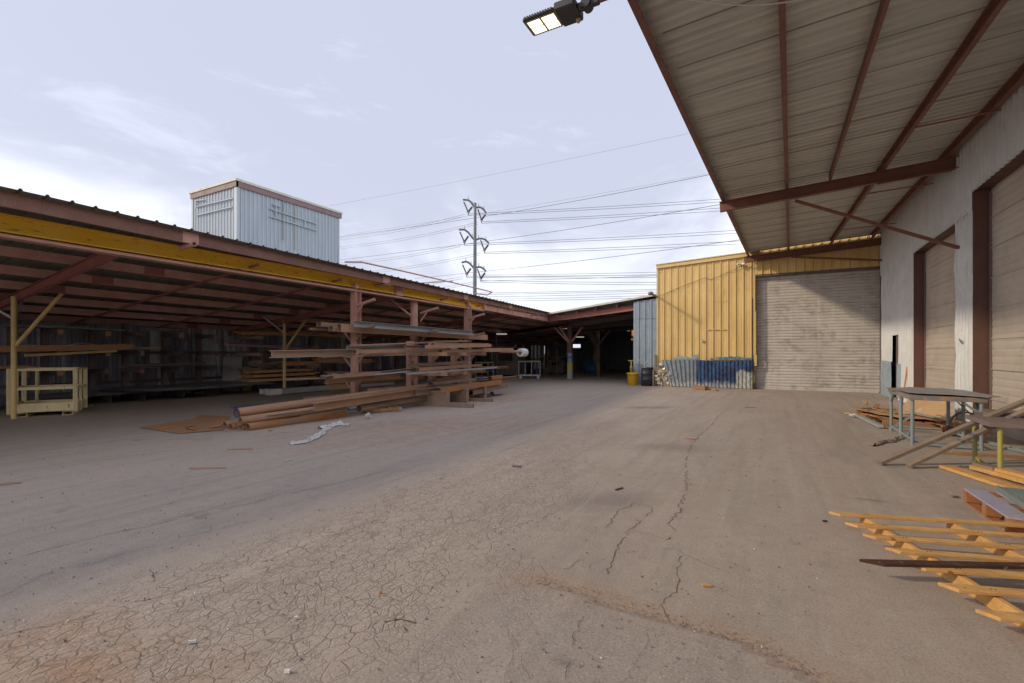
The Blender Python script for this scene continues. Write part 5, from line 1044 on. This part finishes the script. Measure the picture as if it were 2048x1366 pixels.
for k in range(16):
    c = V((R.uniform(1.75,3.3), R.uniform(12.7,14.9), R.uniform(.15,.24))); a_ = R.uniform(0, 3.14); l = R.uniform(.25,.8); m = MB(); m.bar(c, c+V((math.cos(a_)*l, math.sin(a_)*l, R.uniform(-.03,.04))), R.uniform(.05,.1), .02); obj('broken_board', m, M[R.choice(['lumber','orange_wood','lumber','grey_wood'])], None, 'broken slat strewn over the pallets and cardboard', 'slat', 'broken slats on the pallet pile')
m = MB(); m.bar(ong(1692,826,.03), ong(1722,832,.04), .07, .03); obj('loose_board', m, M['pine'], None, 'pale board poking out furthest from the pallet pile', 'slat')
m = MB(); m.bar(ong(1710,828,.05), ong(1762,853,.05), .09, .05); obj('metal_rail', m, M['galv'], None, 'grey rail along the yard side of the pallet pile', 'rail')
crumple('plastic_bag', ong(1712,834), (.2,.22,.07), 0, M['plastic'], 'flattened clear plastic beside the pallet pile', 'film', seed=12)
crumple('paper_scrap', PX(1732,822)+V((0,0,.16)), (.08,.08,.12), 0, M['cardboard'], 'crumpled paper lump on the far corner of the pallet pile', 'scrap', seed=13)
strip('dusty_rag', [(1745,893),(1765,886),(1785,883),(1800,876)], .06, M['rag'], 'dusty twisted rag on the ground left of the work table', 'rag', .05, 8)
for k, (x, y, sx_, sy_, sz_) in enumerate(((3.12,11.9,.2,.18,.28),(3.3,12.1,.22,.2,.2),(2.95,12.05,.15,.15,.18))):
    crumple('crushed_box', (x, y, 0), (sx_,sy_,sz_), 0, M[['stock2','cardboard','dark_wood'][k]], ['crushed brown box tucked behind the work table','pale crushed box against the white wall','small dark crushed box behind the work table'][k], 'box', seed=20+k)
m = MB(); P = [V((3.1+.22*math.cos(t), 11.8, .25+.24*math.sin(t))) for t in [k*.35 for k in range(10)]]; m.path(P, .02, 6); obj('bent_hoop', m, M['dark_steel'], None, 'dark bent hoop among the crushed boxes', 'hoop')
m = MB(); m.bar((2.2,9.85,.02),(3.3,10.0,.02),.09,.035); obj('ground_plank', m, M['lumber'], None, 'orange brown plank flat on the ground under the work table', 'plank')
m = MB(); m.tube((3.0,12.2,.75),(3.35,11.4,.15),.012,6); obj('thin_rod', m, M['stock'], None, 'thin rusty rod slanting behind the work table', 'rod')
for k, px in enumerate((1990, 2030)): a = ong(px-60, 850+k*6, .0); m = MB(); m.tube((3.25,11.6-k*.4,.02),(3.62,10.1-k*.4,.03),.018,8); obj('floor_pipe', m, M['table_steel'], None, ['thin pipe along the foot of the near roll-up door','second thin pipe by the near roll-up door, closer to the yard'][k], 'pipe')
# near wood
a = V((2.04,8.66,.03)); 
def gplank(a, b, w, h, mt, lab, z=0, nm='ground_plank'): m = MB(); m.bar(a, b, w, h); return obj(nm, m, M[mt], None, lab, 'plank', bevel=.003) if False else obj(nm, m, M[mt], None, lab, 'plank')
gplank(V((2.06,8.62,.03)), V((2.62,7.05,.03)), .17, .04, 'pine', 'wide fresh pine board on the ground behind the painted pallet')
gplank(V((2.36,8.66,.05)), V((2.95,7.15,.07)), .12, .05, 'pine', 'fresh pine board raised on its neighbour behind the painted pallet')
gplank(V((2.52,8.35,.10)), V((3.1,7.1,.12)), .13, .04, 'pine', 'topmost pine board behind the painted pallet')
gplank(V((2.40,8.7,.09)), V((2.52,8.42,.09)), .12, .035, 'grey_wood', 'short grey wood end lying over the pine boards')
gplank(V((2.36,8.25,.025)), V((2.5,7.7,.025)), .1, .03, 'lumber', 'short brown board between the pine boards')
# ---- painted pallet with grating
PB = pallet('painted_pallet', (1.79, 5.76), 0.03, 1.2, 1.0, .155, M['purple_wood'], 'blue grey painted block pallet with orange wooden blocks at the yard edge', 5, True, 0, M['orange_wood'])
m = MB(); g0x, g1x, g0y, g1y = 2.02, 3.0, 5.9, 6.78
def gp(x, y, z): return V((x + .03*(y-6), y, z))
n1 = 15
for i in range(n1+1):
    x = g0x + (g1x-g0x)*i/n1; m.bar(gp(x, g0y, .185), gp(x, g1y, .185), .016, .035)
for i in range(19):
    y = g0y + (g1y-g0y)*i/18; m.bar(gp(g0x, y, .19), gp(g1x, y, .19), .009, .03)
m.bar(gp(g0x-.01, g0y-.01, .187), gp(g0x-.01, g1y+.01, .187), .03, .05); m.bar(gp(g0x, g0y-.01, .187), gp(g1x, g0y-.01, .187), .03, .05)
fg_ = obj('floor_grating', m, pm('grey_green_grating', (.25,.29,.28), (.19,.22,.22)), None, 'dark grid floor grating lying on the painted pallet', 'grating'); m = MB(); m.quad(gp(g0x,g0y,.1635), gp(g1x,g0y,.1635), gp(g1x,g1y,.1635), gp(g0x,g1y,.1635)); obj('backing_sheet', m, M['black'], fg_) if True else obj('floor_grating', m, M['grating'], None, 'dark grid floor grating lying on the painted pallet', 'grating')
# ---- pine slatted frame
e1 = V((.957,.29,0)); e2 = V((.326,-.945,0)); o = V((.48,5.31,0))
SF = empty('slatted_frame', o, 'large fresh pine slatted frame lying on the ground in front', 'frame')
for k, off in enumerate((.26, .95, 1.62)):
    m = MB(); a = o+e1*off+e2*(-.06); b = o+e1*off+e2*1.98; m.bar(a+V((0,0,.045)), b+V((0,0,.045)), .04, .088); obj('stringer', m, M['pine'], SF, bevel=.003)
for k, (s_, off) in enumerate(((0,0),(.29,.0),(.56,.005),(.84,.02),(1.13,.01),(1.42,.015),(1.75,-.0))):
    w = (.075,.07,.07,.075,.08,.085,.085)[k]; a = o+e1*off+e2*s_; L_n = (1.78,1.85,1.9,1.9,1.9,1.9,1.85)[k]; b = a+e1*L_n + e2*R.uniform(-.03,.03)
    m = MB(); za = .101+.002*k; p0, p1, sd_, up_ = m.frame(a+V((0,0,za)), b+V((0,0,za)))
    q = [p0-sd_*w/2+(-e1*.03), p0+sd_*w/2+(e1*.035), p1+sd_*w/2, p1-sd_*w/2]; m.add([x-V((0,0,.011)) for x in q]+[x+V((0,0,.011)) for x in q], [(0,3,2,1),(4,5,6,7),(0,1,5,4),(1,2,6,5),(2,3,7,6),(3,0,4,7)])
    so_ = obj('slat', m, M['pine'], SF, bevel=.002)
    for of2 in (.26, .95, 1.62):
        n_ = MB(); q0 = o+e1*(of2)+e2*s_; n_.tube(q0+V((-.012,0,za+.010)), q0+V((-.012,0,za+.0135)), .005, 6); n_.tube(q0+V((.012,.01,za+.010)), q0+V((.012,.01,za+.0135)), .005, 6); obj('nail_heads', n_, M['lamp_body'], so_)
m = MB(); a = ong(1724,1124,.13); b = a + V((1.85,.90,0)); p0, p1, sd_, up_ = m.frame(a, b); w = .055
q = [p0-sd_*w/2-e1*.0, p0+sd_*w/2+e1*.12, p1+sd_*w/2, p1-sd_*w/2]; m.add([x-V((0,0,.010)) for x in q]+[x+V((0,0,.010)) for x in q], [(0,3,2,1),(4,5,6,7),(0,1,5,4),(1,2,6,5),(2,3,7,6),(3,0,4,7)])
obj('dark_plank', m, M['dark_wood'], None, 'dark stained plank with pale chipped edge across the pine frame', 'plank')
# ================= DEBRIS =================
deb = MB()
def chip(m, p, s, h):
    a_ = R.uniform(0, 6.28); n = R.randint(4, 6); P = [p + V((math.cos(a_+6.28*i/n)*s*R.uniform(.6,1.2), math.sin(a_+6.28*i/n)*s*R.uniform(.4,1), .004)) for i in range(n)]
    m.add(P + [q+V((R.uniform(-.2,.2)*s, 0, h)) for q in P], [tuple(range(n, 2*n))] + [(i, (i+1)%n, n+(i+1)%n, n+i) for i in range(n)])
db = [MB(), MB(), MB()]
for k in range(900):
    px, py = R.uniform(0, 2000), 790 + 560*(R.random()**1.2)
    if px > 1650 and py > 990: continue
    p = ong(px, py); D = 1520/(py-705); chip(db[R.choice([0,0,0,0,0,1,1,1,1,1,1,1,2])], p+V((0,0,.012 if py > 1160 and px > 1050 else 0)), R.uniform(.002,.006)*(1+D*.12), R.uniform(.003,.008))
for i in range(len(EDGE)-3):
    for k in range(16):
        a, b = V((*EDGE[i], 0)), V((*EDGE[i+1], 0)); p = a.lerp(b, R.random()) + V((R.gauss(.02,.05), abs(R.gauss(.02,.05)), 0)); chip(db[R.choice([0,1,1])], p, R.uniform(.002,.006), R.uniform(.002,.005))
for mm, mt, lab in zip(db, (M['dark_steel'], M['conc'], M['white']), ('dark grit','tan grit','white crumbs')): obj('ground_debris', mm, mt, None, lab + ' scattered over the yard surface', 'debris', None, 'stuff')
def scrap(px, py, l, w, a_, mt, nm, lab): c = ong(px, py, .012); m = MB(); v1 = V((math.cos(a_), math.sin(a_), 0))*l/2; m.bar(c-v1, c+v1, w, .014); obj(nm, m, M[mt], None, lab, 'scrap')
scrap(1413,1170,.055,.02,.4,'pine','wood_chip','pale wood chip on the ground before the raised patch edge')
scrap(1381,876,.22,.12,.3,'primer','metal_scrap','small reddish flat scrap in the middle of the yard')
scrap(1238,977,.14,.015,1.2,'dark_steel','metal_scrap','thin dark rod lying in the middle of the yard')
scrap(1033,932,.12,.05,.2,'dark_steel','metal_scrap','small dark scrap beyond the cracked strip')
scrap(415,936,.5,.015,.55,'stock','metal_scrap','long thin rusty sliver left of the plastic film')
scrap(480,898,.4,.02,.6,'stock','metal_scrap','thin rusty sliver just below the ground pipes')
scrap(8,968,.3,.02,1.0,'stock','metal_scrap','bent rusty sliver at the edge of the shed shade')
scrap(577,920,.1,.03,.9,'plastic','paper_scrap','small pale paper scrap below the plastic film')
scrap(761,1184,.014,.014,.4,'orange','red_chip','tiny bright red chip on the cracked strip')
scrap(575,1367-25,.03,.015,.4,'white','paper_scrap','small white scrap near the front of the cracked strip')
scrap(592,1235,.02,.015,.9,'white','paper_scrap','small white crumb in the middle of the cracked strip')
scrap(385,1283,.04,.01,.7,'white','paper_scrap','thin white scrap low on the cracked strip')
scrap(1500,815,.3,.02,.4,'stock','metal_scrap','rusty sliver in front of the timber block')
scrap(1650,1042,.04,.01,.4,'dark_wood','bark_chip','small dark splinter left of the pine frame')
scrap(1910,993,.06,.04,.4,'dark_steel','metal_scrap','dark lump beside the painted pallet corner')
scrap(540,865-4,.06,.06,.0,'stock2','stone','brown stone resting against the nearest ground pipe')
# ================= LIGHT, SKY, CAMERA =================
sc_ = bpy.context.scene
w = bpy.data.worlds.new('World'); sc_.world = w; w.use_nodes = True; nt = w.node_tree; N_, L_k = nt.nodes, nt.links
bg = N_['Background']
sky = N_.new('ShaderNodeTexSky'); sky.sky_type = 'NISHITA'; sky.sun_disc = False
sd = V((-1, -.8, .67)).normalized(); el = math.asin(sd.z); az = math.atan2(sd.x, sd.y)
sky.sun_elevation = el; sky.sun_rotation = az % (2*math.pi); sky.air_density = 1.2; sky.dust_density = 2.0; sky.altitude = 50
tc = N_.new('ShaderNodeTexCoord')
def nz(scale, det, rough, dist=.4, off=(0,0,0)):
    mp = N_.new('ShaderNodeMapping'); mp.inputs['Scale'].default_value = scale; mp.inputs['Location'].default_value = off; L_k.new(tc.outputs['Generated'], mp.inputs['Vector'])
    n = N_.new('ShaderNodeTexNoise'); n.inputs['Scale'].default_value = 1; n.inputs['Detail'].default_value = det; n.inputs['Roughness'].default_value = rough; n.inputs['Distortion'].default_value = dist
    L_k.new(mp.outputs[0], n.inputs['Vector']); return n.outputs['Fac']
def mr(src, a, b, c=0., d=1.):
    r = N_.new('ShaderNodeMapRange'); r.clamp = True; r.interpolation_type = 'SMOOTHSTEP'
    for k, x in zip(('From Min','From Max','To Min','To Max'), (a, b, c, d)): r.inputs[k].default_value = x
    L_k.new(src, r.inputs['Value']); return r.outputs[0]
def mth(op, a, b):
    m = N_.new('ShaderNodeMath'); m.operation = op
    for i, x in enumerate((a, b)):
        if isinstance(x, (int, float)): m.inputs[i].default_value = x
        else: L_k.new(x, m.inputs[i])
    return m.outputs[0]
def mixc(f, a, b):
    m = N_.new('ShaderNodeMix'); m.data_type = 'RGBA'
    if isinstance(f, (int, float)): m.inputs['Factor'].default_value = f
    else: L_k.new(f, m.inputs['Factor'])
    for k, x in (('A', a), ('B', b)):
        i = [q for q in m.inputs if q.name == k and q.type == 'RGBA'][0]
        if isinstance(x, tuple): i.default_value = (*x, 1)
        else: L_k.new(x, i)
    return [q for q in m.outputs if q.type == 'RGBA'][0]
STR = .145
veil = (4.85, 5.1, 6.25); bright = (9.8, 10.0, 10.5)
sx = N_.new('ShaderNodeSeparateXYZ'); L_k.new(tc.outputs['Generated'], sx.inputs[0])
big = nz((1.6,1.6,3.2), 5, .55, .8, (3.1,.4,1.7)); det = nz((3.5,3.5,11), 7, .6, .6, (1.3,5,2))
low = mr(sx.outputs[2], .50, .12)            # brighter haze toward the horizon
f = mth('ADD', mth('MULTIPLY', big, .85), mth('MULTIPLY', det, .24)); f = mth('ADD', f, mth('MULTIPLY', low, .38))
bank = mth('MULTIPLY', mr(sx.outputs[0], -.12, .06), mr(sx.outputs[2], .75, .35)); f = mth('ADD', f, mth('MULTIPLY', bank, .40))
leftb = mth('MULTIPLY', mr(sx.outputs[0], -.80, -.93), mr(sx.outputs[2], .55, .2)); f = mth('ADD', f, mth('MULTIPLY', leftb, .04))
cloud = mr(f, .68, 1.12)
c = mixc(.86, sky.outputs[0], veil)
c = mixc(cloud, c, bright)
grey = mr(nz((4,4,14), 5, .6, .5, (7,2,4)), .55, .72, 0, .35); c = mixc(grey, c, (6.9, 7.2, 8.6))
L_k.new(c, bg.inputs['Color']); bg.inputs['Strength'].default_value = STR
sun = bpy.data.lights.new('sun', 'SUN'); sun.energy = SUN_E; sun.angle = math.radians(4.0); sun.color = (1, .85, .63)
so = bpy.data.objects.new('sun', sun); C.objects.link(so); so.rotation_euler = (-sd).to_track_quat('-Z', 'Y').to_euler(); so.location = (-20, -16, 20)
cam = bpy.data.cameras.new('camera'); cam.sensor_width = 36; cam.lens = 36 * F0 / 2048; cam.shift_y = (HY - 683) / 2048
cam.clip_end = 3000; cam.clip_start = .05
co = bpy.data.objects.new('camera', cam); C.objects.link(co); co.location = (0, 0, EYE); co.rotation_euler = (math.pi/2, 0, YAW)
sc_.camera = co
sc_.view_settings.view_transform = 'Standard'; sc_.view_settings.look = 'None'; sc_.view_settings.exposure = 0; sc_.view_settings.gamma = 1
sc_.render.engine = 'CYCLES'; sc_.cycles.max_bounces = 8; sc_.cycles.diffuse_bounces = 5
